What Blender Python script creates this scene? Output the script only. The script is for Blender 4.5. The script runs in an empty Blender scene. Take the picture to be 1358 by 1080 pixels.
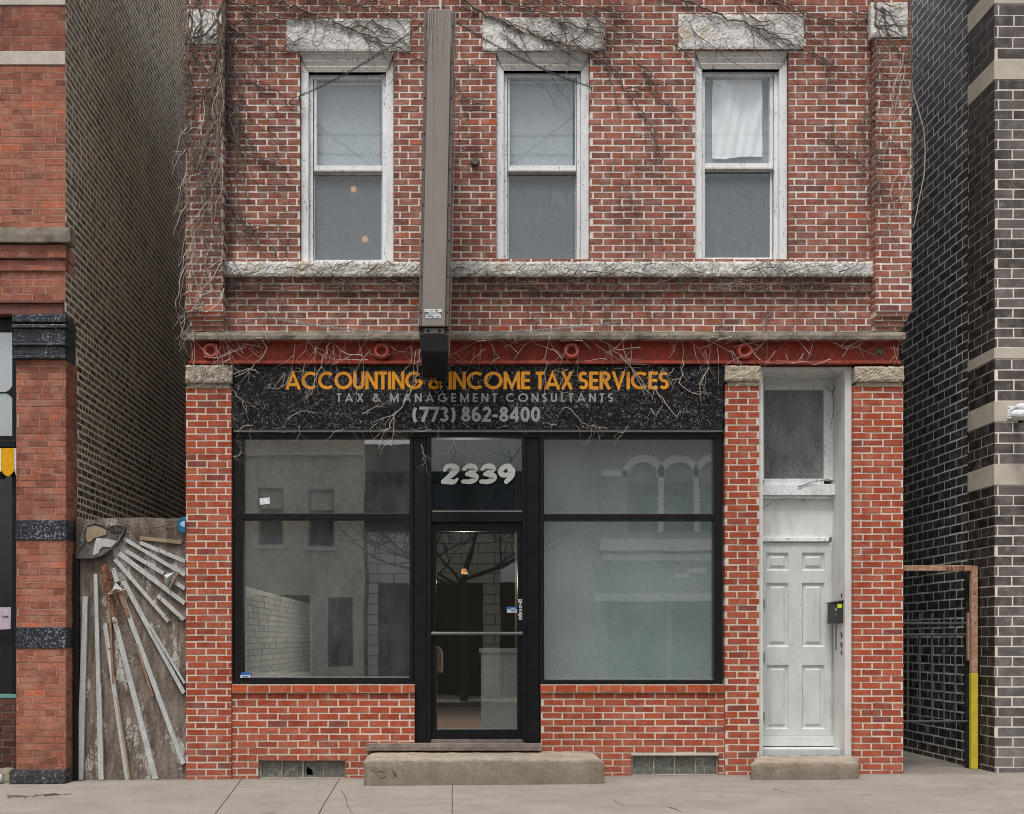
import bpy, math, random
from mathutils import Vector, Matrix
R = math.radians
scene = bpy.context.scene
COL = scene.collection
CAMY, EYE, F = -12.2, 1.4, 1600.0      # camera stand-off, eye height, focal length in photo pixels

def X(px, Y=0.0): return (px - 590.0) / F * (Y - CAMY)
def Z(py, Y=0.0): return EYE - (py - 850.0) / F * (Y - CAMY)
def ground_z(x): return 0.0083 * (x + 2.62)

# ------------------------------------------------------------------ materials
class N:
    def __init__(s, name):
        s.m = bpy.data.materials.new(name); s.m.use_nodes = True
        s.t = s.m.node_tree; s.t.nodes.clear()
        s.out = s.t.nodes.new('ShaderNodeOutputMaterial')
        s.geo = s.t.nodes.new('ShaderNodeNewGeometry')
        s.pos = s.geo.outputs['Position']
    def node(s, typ, **kw):
        n = s.t.nodes.new(typ)
        for k, v in kw.items():
            if k in n.inputs: 
                if hasattr(v, 'links') or hasattr(v, 'is_linked'): s.t.links.new(v, n.inputs[k])
                else: n.inputs[k].default_value = v
            else: setattr(n, k, v)
        return n
    def link(s, a, b): s.t.links.new(a, b)
    def mapped(s, scale=(1, 1, 1)):
        n = s.t.nodes.new('ShaderNodeMapping'); n.inputs['Scale'].default_value = scale
        s.link(s.pos, n.inputs['Vector']); return n.outputs[0]
    def noise(s, scale, detail=4, rough=.55, vec=None, dist=0.0):
        n = s.t.nodes.new('ShaderNodeTexNoise')
        n.inputs['Scale'].default_value = scale; n.inputs['Detail'].default_value = detail
        n.inputs['Roughness'].default_value = rough; n.inputs['Distortion'].default_value = dist
        s.link(vec if vec is not None else s.pos, n.inputs['Vector']); return n.outputs['Fac']
    def ramp(s, fac, stops, interp='LINEAR'):
        n = s.t.nodes.new('ShaderNodeValToRGB'); n.color_ramp.interpolation = interp
        e = n.color_ramp.elements
        while len(e) < len(stops): e.new(.5)
        for i, (p, c) in enumerate(stops):
            e[i].position = p
            e[i].color = (c, c, c, 1) if not hasattr(c, '__len__') else (c[0], c[1], c[2], 1)
        s.link(fac, n.inputs[0]); return n.outputs[0]
    def mix(s, fac, a, b, mode='MIX'):
        n = s.t.nodes.new('ShaderNodeMix'); n.data_type = 'RGBA'; n.blend_type = mode
        for sock, v in ((n.inputs[0], fac), (n.inputs[6], a), (n.inputs[7], b)):
            if hasattr(v, 'is_linked'): s.link(v, sock)
            elif hasattr(v, '__len__'): sock.default_value = (v[0], v[1], v[2], 1)
            elif sock.type == 'RGBA': sock.default_value = (v, v, v, 1)
            else: sock.default_value = v
        return n.outputs[2]
    def math(s, op, a, b=0.0, clamp=False):
        n = s.t.nodes.new('ShaderNodeMath'); n.operation = op; n.use_clamp = clamp
        for sock, v in ((n.inputs[0], a), (n.inputs[1], b)):
            if hasattr(v, 'is_linked'): s.link(v, sock)
            else: sock.default_value = v
        return n.outputs[0]
    def maprange(s, v, a, b, c=0.0, d=1.0):
        n = s.t.nodes.new('ShaderNodeMapRange')
        s.link(v, n.inputs[0])
        for i, q in enumerate((a, b, c, d)): n.inputs[i + 1].default_value = q
        return n.outputs[0]
    def xyz(s, v=None):
        n = s.t.nodes.new('ShaderNodeSeparateXYZ'); s.link(v if v is not None else s.pos, n.inputs[0]); return n.outputs
    def bump(s, h, strength=.3, dist=.01):
        n = s.t.nodes.new('ShaderNodeBump'); n.inputs['Strength'].default_value = strength
        n.inputs['Distance'].default_value = dist; s.link(h, n.inputs['Height']); return n.outputs[0]
    def finish(s, color, rough=.8, normal=None, metallic=0.0, spec=.3):
        b = s.t.nodes.new('ShaderNodeBsdfPrincipled')
        for sock, v in ((b.inputs['Base Color'], color), (b.inputs['Roughness'], rough), (b.inputs['Metallic'], metallic)):
            if hasattr(v, 'is_linked'): s.link(v, sock)
            elif hasattr(v, '__len__'): sock.default_value = (v[0], v[1], v[2], 1)
            else: sock.default_value = v
        b.inputs['Specular IOR Level'].default_value = spec
        if normal is not None: s.link(normal, b.inputs['Normal'])
        s.link(b.outputs[0], s.out.inputs[0]); return s.m

def brick_mat(name, stops, mortar, odd=None, soot=.5, soot_col=(.05, .04, .035), zsat=None, rough=.9, spec=.2, skylight_dirt=None, bloom=.16, soft=(.74, 1.22), roots=0.0, patch=.25):
    s = N(name)
    at = s.node('ShaderNodeAttribute', attribute_name='tint')
    r1, r2, kind = s.xyz(at.outputs['Vector'])
    c = s.ramp(r1, stops)
    if odd: c = s.mix(s.ramp(r2, [(odd[0] - .005, 0), (odd[0] + .005, 1)]), c, odd[1])
    n1 = s.noise(78, 5, .8); n2 = s.noise(9, 5, .6)
    c = s.mix(1.0, c, s.ramp(n1, [(.34, soft[0] * .80), (.66, soft[1] * 1.10)]), 'MULTIPLY')
    c = s.mix(s.ramp(n2, [(.45, 0), (.75, bloom)]), c, mortar)                 # lime bloom smeared on the faces
    m = s.mix(s.ramp(s.noise(52, 5, .8), [(.36, 0), (.64, 1)]), tuple(v * .74 for v in mortar), tuple(min(.95, v * 1.15) for v in mortar))
    z = s.xyz()[2]
    if zsat:   # cleaner, redder brick low on the wall
        f = s.maprange(z, zsat[0], zsat[1], 1.0, 0.0)
        c = s.mix(f, c, s.mix(1.0, c, zsat[2], 'MULTIPLY'))
    col = s.mix(kind, c, m)
    big = s.noise(.9, 7, .68, s.mapped((1.3, 1, .55)))
    sf = s.ramp(big, [(.45, 0), (.72, soot)])
    col = s.mix(sf, col, s.mix(1.0, col, soot_col, 'MULTIPLY'))
    run = s.ramp(s.noise(1.0, 6, .7, s.mapped((7, 7, .45))), [(.56, 0), (.74, .35)])           # water runs down the wall
    col = s.mix(run, col, s.mix(1.0, col, (.45, .40, .38), 'MULTIPLY'))
    if roots:   # dark feet left on the wall by the creeper
        ln = s.ramp(s.math('ABSOLUTE', s.math('SUBTRACT', s.noise(5.5, 7, .72, None, 1.2), .5)), [(.004, 1), (.016, 0)])
        ms = s.ramp(s.noise(1.1, 5, .65), [(.42, 0), (.62, 1)])
        col = s.mix(s.math('MULTIPLY', s.math('MULTIPLY', ln, ms), roots), col, (.045, .034, .028))
    if patch:   # repointed and smeared areas
        pm = s.math('MULTIPLY', s.ramp(s.noise(2.3, 6, .7), [(.58, 0), (.66, 1)]), s.ramp(s.noise(28, 5, .7), [(.45, 0), (.6, 1)]))
        col = s.mix(s.math('MULTIPLY', pm, patch), col, tuple(v * .75 for v in mortar))
    if skylight_dirt:  # tint graded by height: painted sky light up high, dirt low down
        f = s.math('MULTIPLY', s.maprange(z, skylight_dirt[0], skylight_dirt[1], 0, 1), s.ramp(s.noise(1.6, 6, .65), [(.35, .15), (.75, 1)]))
        col = s.mix(s.math('MULTIPLY', f, skylight_dirt[2]), col, skylight_dirt[3])
    h = s.math('ADD', s.noise(110, 4, .7), s.math('MULTIPLY', n2, .8))
    return s.finish(col, rough, s.bump(h, .45, .006), spec=spec)

def plain(name, a, b, scale=12, rough=.7, bump=.2, metallic=0.0, spec=.3, fine=90, stretch=(1, 1, 1), lo=.35, hi=.7, dirt=None):
    s = N(name); v = s.mapped(stretch)
    c = s.mix(s.ramp(s.noise(scale, 6, .65, v), [(lo, 0), (hi, 1)]), a, b)
    c = s.mix(1.0, c, s.ramp(s.noise(fine, 4, .75), [(.35, .72), (.65, 1.2)]), 'MULTIPLY')
    if dirt: c = s.mix(s.ramp(s.noise(dirt[0], 8, .75, s.mapped(dirt[3] if len(dirt) > 3 else (1, 1, 1))), [(dirt[1], 0), (dirt[1] + .1, 1)]), c, dirt[2])
    return s.finish(c, rough, s.bump(s.noise(fine, 4, .7), bump, .004), metallic, spec)

def flat(name, c, rough=.6, spec=.3): return plain(name, tuple(v * .88 for v in c), tuple(min(1, v * 1.08) for v in c), 20, rough, .08, spec=spec)

def paint_mat(name, base, under, amount=.6, streak=(26, 26, 3), tone=None):
    """old oil paint: chalky mottling, hairline flaking that follows the grain"""
    s = N(name)
    c = s.mix(s.noise(4, 5, .6), tuple(v * .8 for v in base), tuple(min(.95, v * 1.08) for v in base))
    g = s.noise(2.2, 9, .78, s.mapped(streak))
    f = s.noise(38, 8, .72)
    fl = s.ramp(s.math('ADD', s.math('MULTIPLY', g, .55), s.math('MULTIPLY', f, .45)), [(amount, 0), (amount + .045, 1)])
    c = s.mix(fl, c, under)
    grime = s.ramp(s.noise(3.2, 7, .7, s.mapped((2.5, 2.5, .7))), [(.5, 0), (.8, .5)])
    c = s.mix(grime, c, s.mix(1.0, c, (.5, .47, .42), 'MULTIPLY'))
    return s.finish(c, .75, s.bump(s.math('SUBTRACT', f, fl), .3, .004), spec=.25)

def glass_mat(name, refl, tint=(.86, .9, .9), dust=(.5, .52, .52), dust_amt=.1, rough=.012):
    s = N(name)
    tr = s.node('ShaderNodeBsdfTransparent'); tr.inputs[0].default_value = (*tint, 1)
    gl = s.node('ShaderNodeBsdfGlossy'); gl.inputs['Roughness'].default_value = rough; gl.inputs['Color'].default_value = (.95, .98, 1, 1)
    s.link(s.bump(s.noise(1.6, 2, .5), .025, .02), gl.inputs['Normal'])
    df = s.node('ShaderNodeBsdfDiffuse'); df.inputs[0].default_value = (*dust, 1)
    fr = s.node('ShaderNodeLayerWeight'); fr.inputs['Blend'].default_value = .5      # thin pane: same from both sides
    fac = s.math('ADD', s.math('MULTIPLY', s.math('POWER', fr.outputs['Facing'], 5.0), .85), refl, True)
    m1 = s.node('ShaderNodeMixShader'); s.link(fac, m1.inputs[0]); s.link(tr.outputs[0], m1.inputs[1]); s.link(gl.outputs[0], m1.inputs[2])
    m2 = s.node('ShaderNodeMixShader'); s.link(s.math('MULTIPLY', s.math('MULTIPLY', s.ramp(s.noise(3.2, 8, .75, s.mapped((1, 1, .5))), [(.3, .35), (.75, 1.7)]), s.ramp(s.noise(85, 3, .8), [(.3, .45), (.7, 1.6)])), dust_amt), m2.inputs[0])
    s.link(m1.outputs[0], m2.inputs[1]); s.link(df.outputs[0], m2.inputs[2]); s.link(m2.outputs[0], s.out.inputs[0])
    return s.m

def emit_mat(name, c, strength):
    s = N(name); e = s.node('ShaderNodeEmission'); e.inputs[0].default_value = (*c, 1); e.inputs[1].default_value = strength
    s.link(s.mix(s.noise(60, 3), c, tuple(v * .45 for v in c)), e.inputs[0]); s.link(e.outputs[0], s.out.inputs[0]); return s.m

def granite_mat(name, base, fleck, amount=.64, scale=120, rough=.3, scratch=0.0, spec=.35):
    s = N(name)
    c = s.mix(s.noise(5, 5), tuple(v * .6 for v in base), tuple(v * 1.5 for v in base))
    sp = s.ramp(s.noise(scale, 3, .8), [(amount, 0), (amount + .06, 1)])
    patch = s.ramp(s.noise(2.4, 5, .6), [(.35, .1), (.65, 1)])
    c = s.mix(s.math('MULTIPLY', sp, patch), c, fleck)
    if scratch:   # pale trails left behind by torn-off vine roots
        w = s.noise(4.5, 8, .7, None, 1.6)
        ln = s.ramp(s.math('ABSOLUTE', s.math('SUBTRACT', w, .5)), [(.0, 1), (.011, 0)])
        br = s.ramp(s.noise(30, 3, .7), [(.5, 0), (.62, 1)])
        c = s.mix(s.math('MULTIPLY', s.math('MULTIPLY', ln, br), scratch), c, tuple(v * .9 for v in fleck))
    return s.finish(c, rough, s.bump(s.noise(scale, 3), .1, .002), spec=spec)

# ------------------------------------------------------------------ mesh helpers
class MB:
    def __init__(s): s.v = []; s.f = []; s.t = []; s.mi = []; s.cur = 0; s.tint = None
    def face(s, ids):
        s.f.append(tuple(ids)); s.mi.append(s.cur); s.t.append(s.tint or (0, 0, 0))
    def quad(s, *pts):
        b = len(s.v); s.v.extend(tuple(p) for p in pts); s.face(range(b, b + len(pts)))
    def box(s, x0, x1, y0, y1, z0, z1, jit=0.0, rng=None):
        b = len(s.v)
        for z in (z0, z1):
            for x, y in ((x0, y0), (x1, y0), (x1, y1), (x0, y1)):
                if jit: s.v.append((x + rng.uniform(-jit, jit), y + rng.uniform(-jit, jit), z + rng.uniform(-jit, jit)))
                else: s.v.append((x, y, z))
        for q in ((0, 3, 2, 1), (4, 5, 6, 7), (0, 1, 5, 4), (1, 2, 6, 5), (2, 3, 7, 6), (3, 0, 4, 7)): s.face([b + i for i in q])
        return s
    def tube(s, pts, r, n=5, cap=True, r1=None):
        pts = [Vector(p) for p in pts]; b = len(s.v); m = len(pts)
        for i, p in enumerate(pts):
            t = (pts[min(i + 1, m - 1)] - pts[max(i - 1, 0)])
            t = t.normalized() if t.length > 1e-9 else Vector((0, 0, 1))
            a = Vector((0, -1, 0)) if abs(t.y) < .9 else Vector((1, 0, 0))
            u = t.cross(a).normalized(); w = u.cross(t)
            rr = r if r1 is None else r + (r1 - r) * i / max(1, m - 1)
            for k in range(n):
                q = 2 * math.pi * k / n
                s.v.append(tuple(p + (u * math.cos(q) + w * math.sin(q)) * rr))
        for i in range(m - 1):
            for k in range(n):
                s.face((b + i * n + k, b + i * n + (k + 1) % n, b + (i + 1) * n + (k + 1) % n, b + (i + 1) * n + k))
        if cap and n > 2:
            s.face([b + k for k in range(n)][::-1]); s.face([b + (m - 1) * n + k for k in range(n)])
        return s
    def prism(s, poly, y0, y1):
        """polygon in (x, z), front at y0, back at y1"""
        b = len(s.v); n = len(poly)
        s.v.extend((x, y0, z) for x, z in poly); s.v.extend((x, y1, z) for x, z in poly)
        s.face(range(b, b + n)); s.face(range(b + 2 * n - 1, b + n - 1, -1))
        for i in range(n): s.face((b + i, b + n + i, b + n + (i + 1) % n, b + (i + 1) % n))
        return s
    def lathe(s, c, prof, n=20, axis='y'):
        """profile of (radius, offset) spun about an axis through c"""
        b = len(s.v); m = len(prof)
        for r, o in prof:
            for k in range(n):
                q = 2 * math.pi * k / n; a, d = r * math.cos(q), r * math.sin(q)
                s.v.append((c[0] + a, c[1] + o, c[2] + d) if axis == 'y' else (c[0] + a, c[1] + d, c[2] + o))
        for i in range(m - 1):
            for k in range(n): s.face((b + i * n + k, b + i * n + (k + 1) % n, b + (i + 1) * n + (k + 1) % n, b + (i + 1) * n + k))
        return s
    def slab(s, u, v, holes, n0, n1, P):
        """wall of grid cells with real rectangular holes; P(u, v, n) gives the point"""
        us = sorted({round(q, 5) for q in [u[0], u[1]] + [h[i] for h in holes for i in (0, 1)] if u[0] <= q <= u[1]})
        vs = sorted({round(q, 5) for q in [v[0], v[1]] + [h[i] for h in holes for i in (2, 3)] if v[0] <= q <= v[1]})
        def solid(i, j):
            if not (0 <= i < len(us) - 1 and 0 <= j < len(vs) - 1): return False
            a, b = (us[i] + us[i + 1]) / 2, (vs[j] + vs[j + 1]) / 2
            return not any(h[0] < a < h[1] and h[2] < b < h[3] for h in holes)
        for i in range(len(us) - 1):
            for j in range(len(vs) - 1):
                if not solid(i, j): continue
                a, b, c, d = us[i], us[i + 1], vs[j], vs[j + 1]
                s.quad(P(a, c, n0), P(b, c, n0), P(b, d, n0), P(a, d, n0))
                s.quad(P(a, d, n1), P(b, d, n1), P(b, c, n1), P(a, c, n1))
                if not solid(i - 1, j): s.quad(P(a, c, n1), P(a, c, n0), P(a, d, n0), P(a, d, n1))
                if not solid(i + 1, j): s.quad(P(b, c, n0), P(b, c, n1), P(b, d, n1), P(b, d, n0))
                if not solid(i, j - 1): s.quad(P(a, c, n1), P(b, c, n1), P(b, c, n0), P(a, c, n0))
                if not solid(i, j + 1): s.quad(P(a, d, n0), P(b, d, n0), P(b, d, n1), P(a, d, n1))
        return s
    def build(s, name, mats, parent=None, bevel=0.0, smooth=False, tint=False):
        me = bpy.data.meshes.new(name); me.from_pydata(s.v, [], s.f); 
        mats = mats if isinstance(mats, (list, tuple)) else [mats]
        for m in mats: me.materials.append(m)
        if len(mats) > 1: me.polygons.foreach_set('material_index', s.mi)
        if smooth: me.polygons.foreach_set('use_smooth', [True] * len(s.f))
        if tint:
            a = me.attributes.new('tint', 'FLOAT_VECTOR', 'FACE')
            a.data.foreach_set('vector', [c for t in s.t for c in t])
        me.update()
        o = bpy.data.objects.new(name, me); COL.objects.link(o)
        if parent is not None: o.parent = parent; o.matrix_parent_inverse = world_of(parent).inverted()
        if bevel:
            b = o.modifiers.new('edge', 'BEVEL'); b.width = bevel; b.segments = 2; b.limit_method = 'ANGLE'; b.angle_limit = R(40)
        return o

def world_of(o):
    m = Matrix.LocRotScale(o.location, o.rotation_euler, o.scale)
    return world_of(o.parent) @ o.matrix_parent_inverse @ m if o.parent else m

def tag(o, label, cat, group=None):
    o['label'] = label; o['category'] = cat
    if group: o['group'] = group
    return o
def thing(name, label, cat, loc=(0, 0, 0), group=None):
    o = bpy.data.objects.new(name, None); COL.objects.link(o); o.location = loc; o.empty_display_size = .2
    return tag(o, label, cat, group)
def structure(o): o['kind'] = 'structure'; return o
def B(x0, x1, y0, y1, z0, z1): return MB().box(x0, x1, y0, y1, z0, z1)

def bricks(mb, u, v, P, holes=(), course=.0677, blen=.2055, joint=.0175, proud=.0035, deep=.10, thick=.3, seed=1, odd_rows=True, irregular=0.0, mask=None, off=0.0, jit=.0012):
    """mortar slab plus one small box per brick; P(u, v, n) with n outward"""
    rng = random.Random(seed)
    mb.tint = (.5, .5, 1.0)
    g = .004
    mb.slab((u[0] + .003, u[1] - .003), v, [(h[0] - g, h[1] + g, h[2], h[3]) for h in holes], 0.0, -thick, P)
    n = int(round((v[1] - v[0]) / course)); ch = (v[1] - v[0]) / n
    for i in range(n):
        vb = v[0] + i * ch; vc = vb + ch / 2
        cut = sorted((h[0], h[1]) for h in holes if h[2] < vc < h[3])
        iv = []; a = u[0]
        for h0, h1 in cut:
            if h0 > a: iv.append((a, h0))
            a = max(a, h1)
        if a < u[1]: iv.append((a, u[1]))
        header = irregular and rng.random() < irregular
        L = blen * (.5 if header else 1.0)
        shift = off + (L / 2 if i % 2 else 0) + rng.uniform(-.012, .012) + (rng.uniform(-.05, .05) if irregular else 0)
        for a, b in iv:
            k = math.floor((a - shift) / L)
            while True:
                p, q = shift + k * L, shift + (k + 1) * L
                k += 1
                if p >= b: break
                x0, x1 = max(p, a), min(q, b)
                e0 = 0.0 if p < a + .001 else joint / 2
                e1 = 0.0 if q > b - .001 else joint / 2
                x0 += e0; x1 -= e1
                if x1 - x0 < .02: continue
                z0 = vb + joint / 2 + rng.uniform(-.0026, .0026); z1 = vb + ch - joint / 2 + rng.uniform(-.0026, .0026)
                pr = proud * rng.uniform(.55, 1.6)
                if mask and not mask((x0 + x1) / 2, vc): continue
                mb.tint = (rng.random(), rng.random(), 0.0)
                B_ = len(mb.v)
                tl = rng.uniform(-jit, jit)
                for nn in (pr, -deep):
                    for uu, vv in ((x0, z0 + tl), (x1, z0 - tl), (x1, z1 - tl), (x0, z1 + tl)): mb.v.append(P(uu, vv, nn))
                for qd in ((0, 1, 2, 3), (1, 0, 4, 5), (2, 1, 5, 6), (3, 2, 6, 7), (0, 3, 7, 4)): mb.face([B_ + w for w in qd])
    return mb
def front(Y): return lambda u, v, n: (u, Y - n, v)
def side_plus(Xw): return lambda u, v, n: (Xw + n, u, v)     # wall facing +x
def side_minus(Xw): return lambda u, v, n: (Xw - n, u, v)    # wall facing -x

def rough_slab(mb, x0, x1, y0, y1, z0, z1, amp=.012, step=.035, seed=3, edge=1.0):
    """quarry-faced block: front face is a displaced grid"""
    rng = random.Random(seed)
    nx, nz = max(2, int((x1 - x0) / step)), max(2, int((z1 - z0) / step)); b = len(mb.v)
    for j in range(nz + 1):
        for i in range(nx + 1):
            bd = i in (0, nx) or j in (0, nz)
            d = rng.uniform(-amp, amp) * .45 + amp * .6 * math.sin(i * .55 + seed) * math.cos(j * .8 + i * .21 + seed * 2) + (amp * edge if bd else 0)
            jx = rng.uniform(-.4, .4) * amp; jz = rng.uniform(-.5, .5) * amp
            mb.v.append((x0 + (x1 - x0) * i / nx + jx, y0 + d, z0 + (z1 - z0) * j / nz + jz))
    for j in range(nz):
        for i in range(nx):
            a = b + j * (nx + 1) + i; mb.face((a, a + 1, a + nx + 2, a + nx + 1))
    ring = [b + i for i in range(nx + 1)] + [b + j * (nx + 1) + nx for j in range(1, nz + 1)] + \
           [b + nz * (nx + 1) + i for i in range(nx - 1, -1, -1)] + [b + j * (nx + 1) for j in range(nz - 1, 0, -1)]
    c = len(mb.v)
    for q in ring: x, y, z = mb.v[q]; mb.v.append((x, y1, z))
    m = len(ring)
    for k in range(m): mb.face((ring[k], c + k, c + (k + 1) % m, ring[(k + 1) % m]))
    mb.face([c + k for k in range(m)])
    return mb

def ring_frame(mb, x0, x1, z0, z1, wl, wr, wt, wb, y0, y1):
    mb.box(x0, x0 + wl, y0, y1, z0, z1); mb.box(x1 - wr, x1, y0, y1, z0, z1)
    mb.box(x0 + wl, x1 - wr, y0, y1, z1 - wt, z1); mb.box(x0 + wl, x1 - wr, y0, y1, z0, z0 + wb)
    return mb

# ------------------------------------------------------------------ letters drawn as strokes
def arc(cx, cy, rx, ry, a0, a1, n=20):
    return [(cx + rx * math.cos(R(a0 + (a1 - a0) * i / n)), cy + ry * math.sin(R(a0 + (a1 - a0) * i / n))) for i in range(n + 1)]
def glyph(c, w):
    a = w / 2; t = 1 - a
    if c == 'A': return .86, [[(a * .9, 0), (.43, t), (.86 - a * .9, 0)], [(.2, .27), (.66, .27)]]
    if c == 'C': return .88, [arc(.5, .5, .5 - a, .5 - a, 48, 312, 28)]
    if c == 'O': return 1.0, [arc(.5, .5, .5 - a, .5 - a, 0, 360, 36)]
    if c == 'D': return .75, [[(a, a), (a, t)], [(a, t), (.3, t)] + arc(.3, .5, .45 - a, .5 - a, 90, -90) + [(a, a)]]
    if c == 'G': return 1.0, [arc(.5, .5, .5 - a, .5 - a, 45, 358, 32), [(1.0 - a, .47), (.52, .47)]]
    if c == 'U': return .64, [[(a, 1)] + arc(.32, .32, .32 - a, .32 - a, 180, 360) + [(.64 - a, 1)]]
    if c == 'N': return .7, [[(a, 0), (a, 1)], [(a, 1 - a * .6), (.7 - a, a * .6)], [(.7 - a, 0), (.7 - a, 1)]]
    if c == 'T': return .48, [[(0, t), (.48, t)], [(.24, t), (.24, 0)]]
    if c == 'I': return w, [[(a, 0), (a, 1)]]
    if c == 'M': return .9, [[(a, 0), (a + .02, 1)], [(a + .03, t), (.45, .12), (.87 - a, t)], [(.9 - a, 0), (.88 - a, 1)]]
    if c == 'E': return .5, [[(a, 0), (a, 1)], [(a, t), (.48, t)], [(a, .5), (.46, .5)], [(a, a), (.48, a)]]
    if c == 'L': return .44, [[(a, 0), (a, 1)], [(a, a), (.43, a)]]
    if c == 'X': return .7, [[(a, 0), (.7 - a, 1)], [(a, 1), (.7 - a, 0)]]
    if c == 'V': return .74, [[(a, 1), (.37, a), (.74 - a, 1)]]
    if c == 'Y': return .7, [[(a, 1), (.35, .45), (.7 - a, 1)], [(.35, .45), (.35, 0)]]
    if c == 'P': return .55, [[(a, 0), (a, 1)], [(a, t), (.3, t)] + arc(.3, .72, .25 - a, .28 - a, 90, -90) + [(a, .44 + a)]]
    if c == 'R': return .58, [[(a, 0), (a, 1)], [(a, t), (.3, t)] + arc(.3, .71, .27 - a, .29 - a, 90, -90) + [(a, .42 + a)], [(.28, .44), (.55 - a * .3, 0)]]
    if c == 'S':
        r = (t - .5) / 2
        return .52, [arc(.26, .5 + r, .26 - a, r, 35, 270, 16) + arc(.26, .5 - r, .26 - a, r, 90, -150, 16)[1:]]
    if c == '&': return .78, [[(.74, a), (.2, .66)] + arc(.34, .77, .15, .23 - a, 200, -20, 14) + [(.14, .42)] + arc(.33, .27, .33 - a, .27 - a, 140, 300, 14) + [(.7, .42)]]
    if c == '(': return .34, [arc(.42, .45, .33, .62, 130, 230, 12)]
    if c == ')': return .34, [arc(-.08, .45, .33, .62, 50, -50, 12)]
    if c == '-': return .36, [[(.03, .4), (.33, .4)]]
    if c == '7': return .56, [[(.02, t), (.53, t), (.2, 0)]]
    if c == '0': return .58, [arc(.29, .5, .29 - a, .5 - a, 0, 360, 30)]
    if c == '8': return .58, [arc(.29, .74, .25 - a, .26 - a, 0, 360, 20), arc(.29, .27, .29 - a, .27 - a, 0, 360, 24)]
    if c == '6': return .58, [arc(.29, .31, .29 - a, .31 - a, 0, 360, 24), arc(.34, .45, .34 - a, .55 - a, 180, 75, 12)]
    if c == '3': return .56, [arc(.26, .74, .25 - a, .26 - a, 160, -85, 16), arc(.26, .27, .29 - a, .27 - a, 85, -160, 16)]
    if c == '2': return .56, [arc(.28, .7, .28 - a, .3 - a, 165, -35, 16) + [(a + .02, a)], [(0, a), (.55, a)]]
    if c == '4': return .6, [[(.43, 0), (.43, 1)], [(.42, t), (.05, .3)], [(.02, .28), (.59, .28)]]
    return .3, []

def stroke(mb, pts, w, y, tr, ws=None):
    """flat mitred strip along pts (x, z) through tr(x, z)"""
    n = len(pts); b = len(mb.v); cl = n > 4 and math.dist(pts[0], pts[-1]) < 1e-6
    for i in range(n):
        p = pts[i - 1] if i else (pts[-2] if cl else None); q = pts[i + 1] if i < n - 1 else (pts[1] if cl else None)
        def nrm(a, c):
            d = math.dist(a, c) or 1e-9; return (-(c[1] - a[1]) / d, (c[0] - a[0]) / d)
        n1 = nrm(p, pts[i]) if p else None; n2 = nrm(pts[i], q) if q else None
        n1 = n1 or n2; n2 = n2 or n1
        mx, mz = n1[0] + n2[0], n1[1] + n2[1]; L = math.hypot(mx, mz) or 1
        mx, mz = mx / L, mz / L; k = 1 / max(.45, mx * n1[0] + mz * n1[1])
        h = (ws[i] if ws else w) / 2 * k
        for sg in (1, -1):
            x, z = tr(pts[i][0] + mx * h * sg, pts[i][1] + mz * h * sg); mb.v.append((x, y, z))
    for i in range(n - 1): mb.face((b + 2 * i, b + 2 * i + 1, b + 2 * i + 3, b + 2 * i + 2))
def words(mb, text, x0, x1, zb, h, w, gap, y):
    """one word set between x0 and x1 with baseline zb and cap height h"""
    adv = sum(glyph(c, w)[0] for c in text) + gap * (len(text) - 1)
    k = (x1 - x0) / adv; cx = 0.0; j = 0
    for c in text:
        g, st = glyph(c, w)
        for pl in st:
            stroke(mb, pl, w, y - .0004 * (j % 5), lambda x, z, c0=cx: (x0 + (c0 + x) * k, zb + z * h)); j += 1
        cx += g + gap
    return mb
# ------------------------------------------------------------------ material library
LIME = (.80, .735, .675)
m_brick = brick_mat('weathered_brick', [(0, (.17, .066, .054)), (.10, (.25, .086, .062)), (.6, (.305, .105, .068)), (1, (.37, .130, .085))], LIME,
                    odd=(.985, (.46, .115, .055)), soot=.30, soot_col=(.28, .25, .23), zsat=(1.6, 5.2, (1.2, .92, .70)), rough=.92, roots=.42, bloom=.22)
m_brick_low = brick_mat('clean_red_brick', [(0, (.27, .052, .027)), (.25, (.355, .068, .031)), (.7, (.40, .080, .036)), (1, (.43, .108, .055))], (.68, .60, .51),
                    odd=(.97, (.22, .06, .045)), soot=.25, soot_col=(.25, .2, .18), rough=.9, bloom=.14, skylight_dirt=(.55, .02, .42, (.20, .135, .105)))
m_brick_sill = brick_mat('orange_sill_brick', [(0, (.33, .058, .02)), (1, (.50, .10, .035))], (.52, .45, .38), soot=.15)
m_pressed = brick_mat('pressed_red_brick', [(0, (.21, .074, .050)), (.5, (.32, .112, .074)), (1, (.39, .142, .092))], (.44, .27, .205), odd=(.95, (.45, .13, .07)), bloom=.55, soft=(.55, 1.45), soot=.6, soot_col=(.16, .13, .12))
m_common = brick_mat('dark_common_brick', [(0, (.034, .021, .015)), (.6, (.075, .046, .034)), (1, (.18, .108, .070))], (.95, .82, .69), odd=(.96, (.10, .07, .05)), soot=.4, soot_col=(.4, .35, .31), patch=.8, bloom=.3, skylight_dirt=(2.2, 8.0, .5, (.58, .48, .40)))  # upper wall paled in colour to stand for sky light
m_glazed = brick_mat('black_glazed_brick', [(0, (.008, .008, .009)), (.6, (.017, .016, .016)), (1, (.036, .034, .034))], (.92, .89, .86), soot=.05, rough=.42, spec=.45, skylight_dirt=(5.0, 9.5, .38, (.30, .31, .315)))  # sky reflection on the upper wall painted in as a grey tint
m_ironspot = brick_mat('brown_ironspot_brick', [(0, (.066, .056, .054)), (.5, (.098, .084, .082)), (1, (.155, .134, .130))], (.84, .75, .66), soot=.3, rough=.7, skylight_dirt=(2.0, .2, .5, (.25, .24, .23)))
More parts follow.
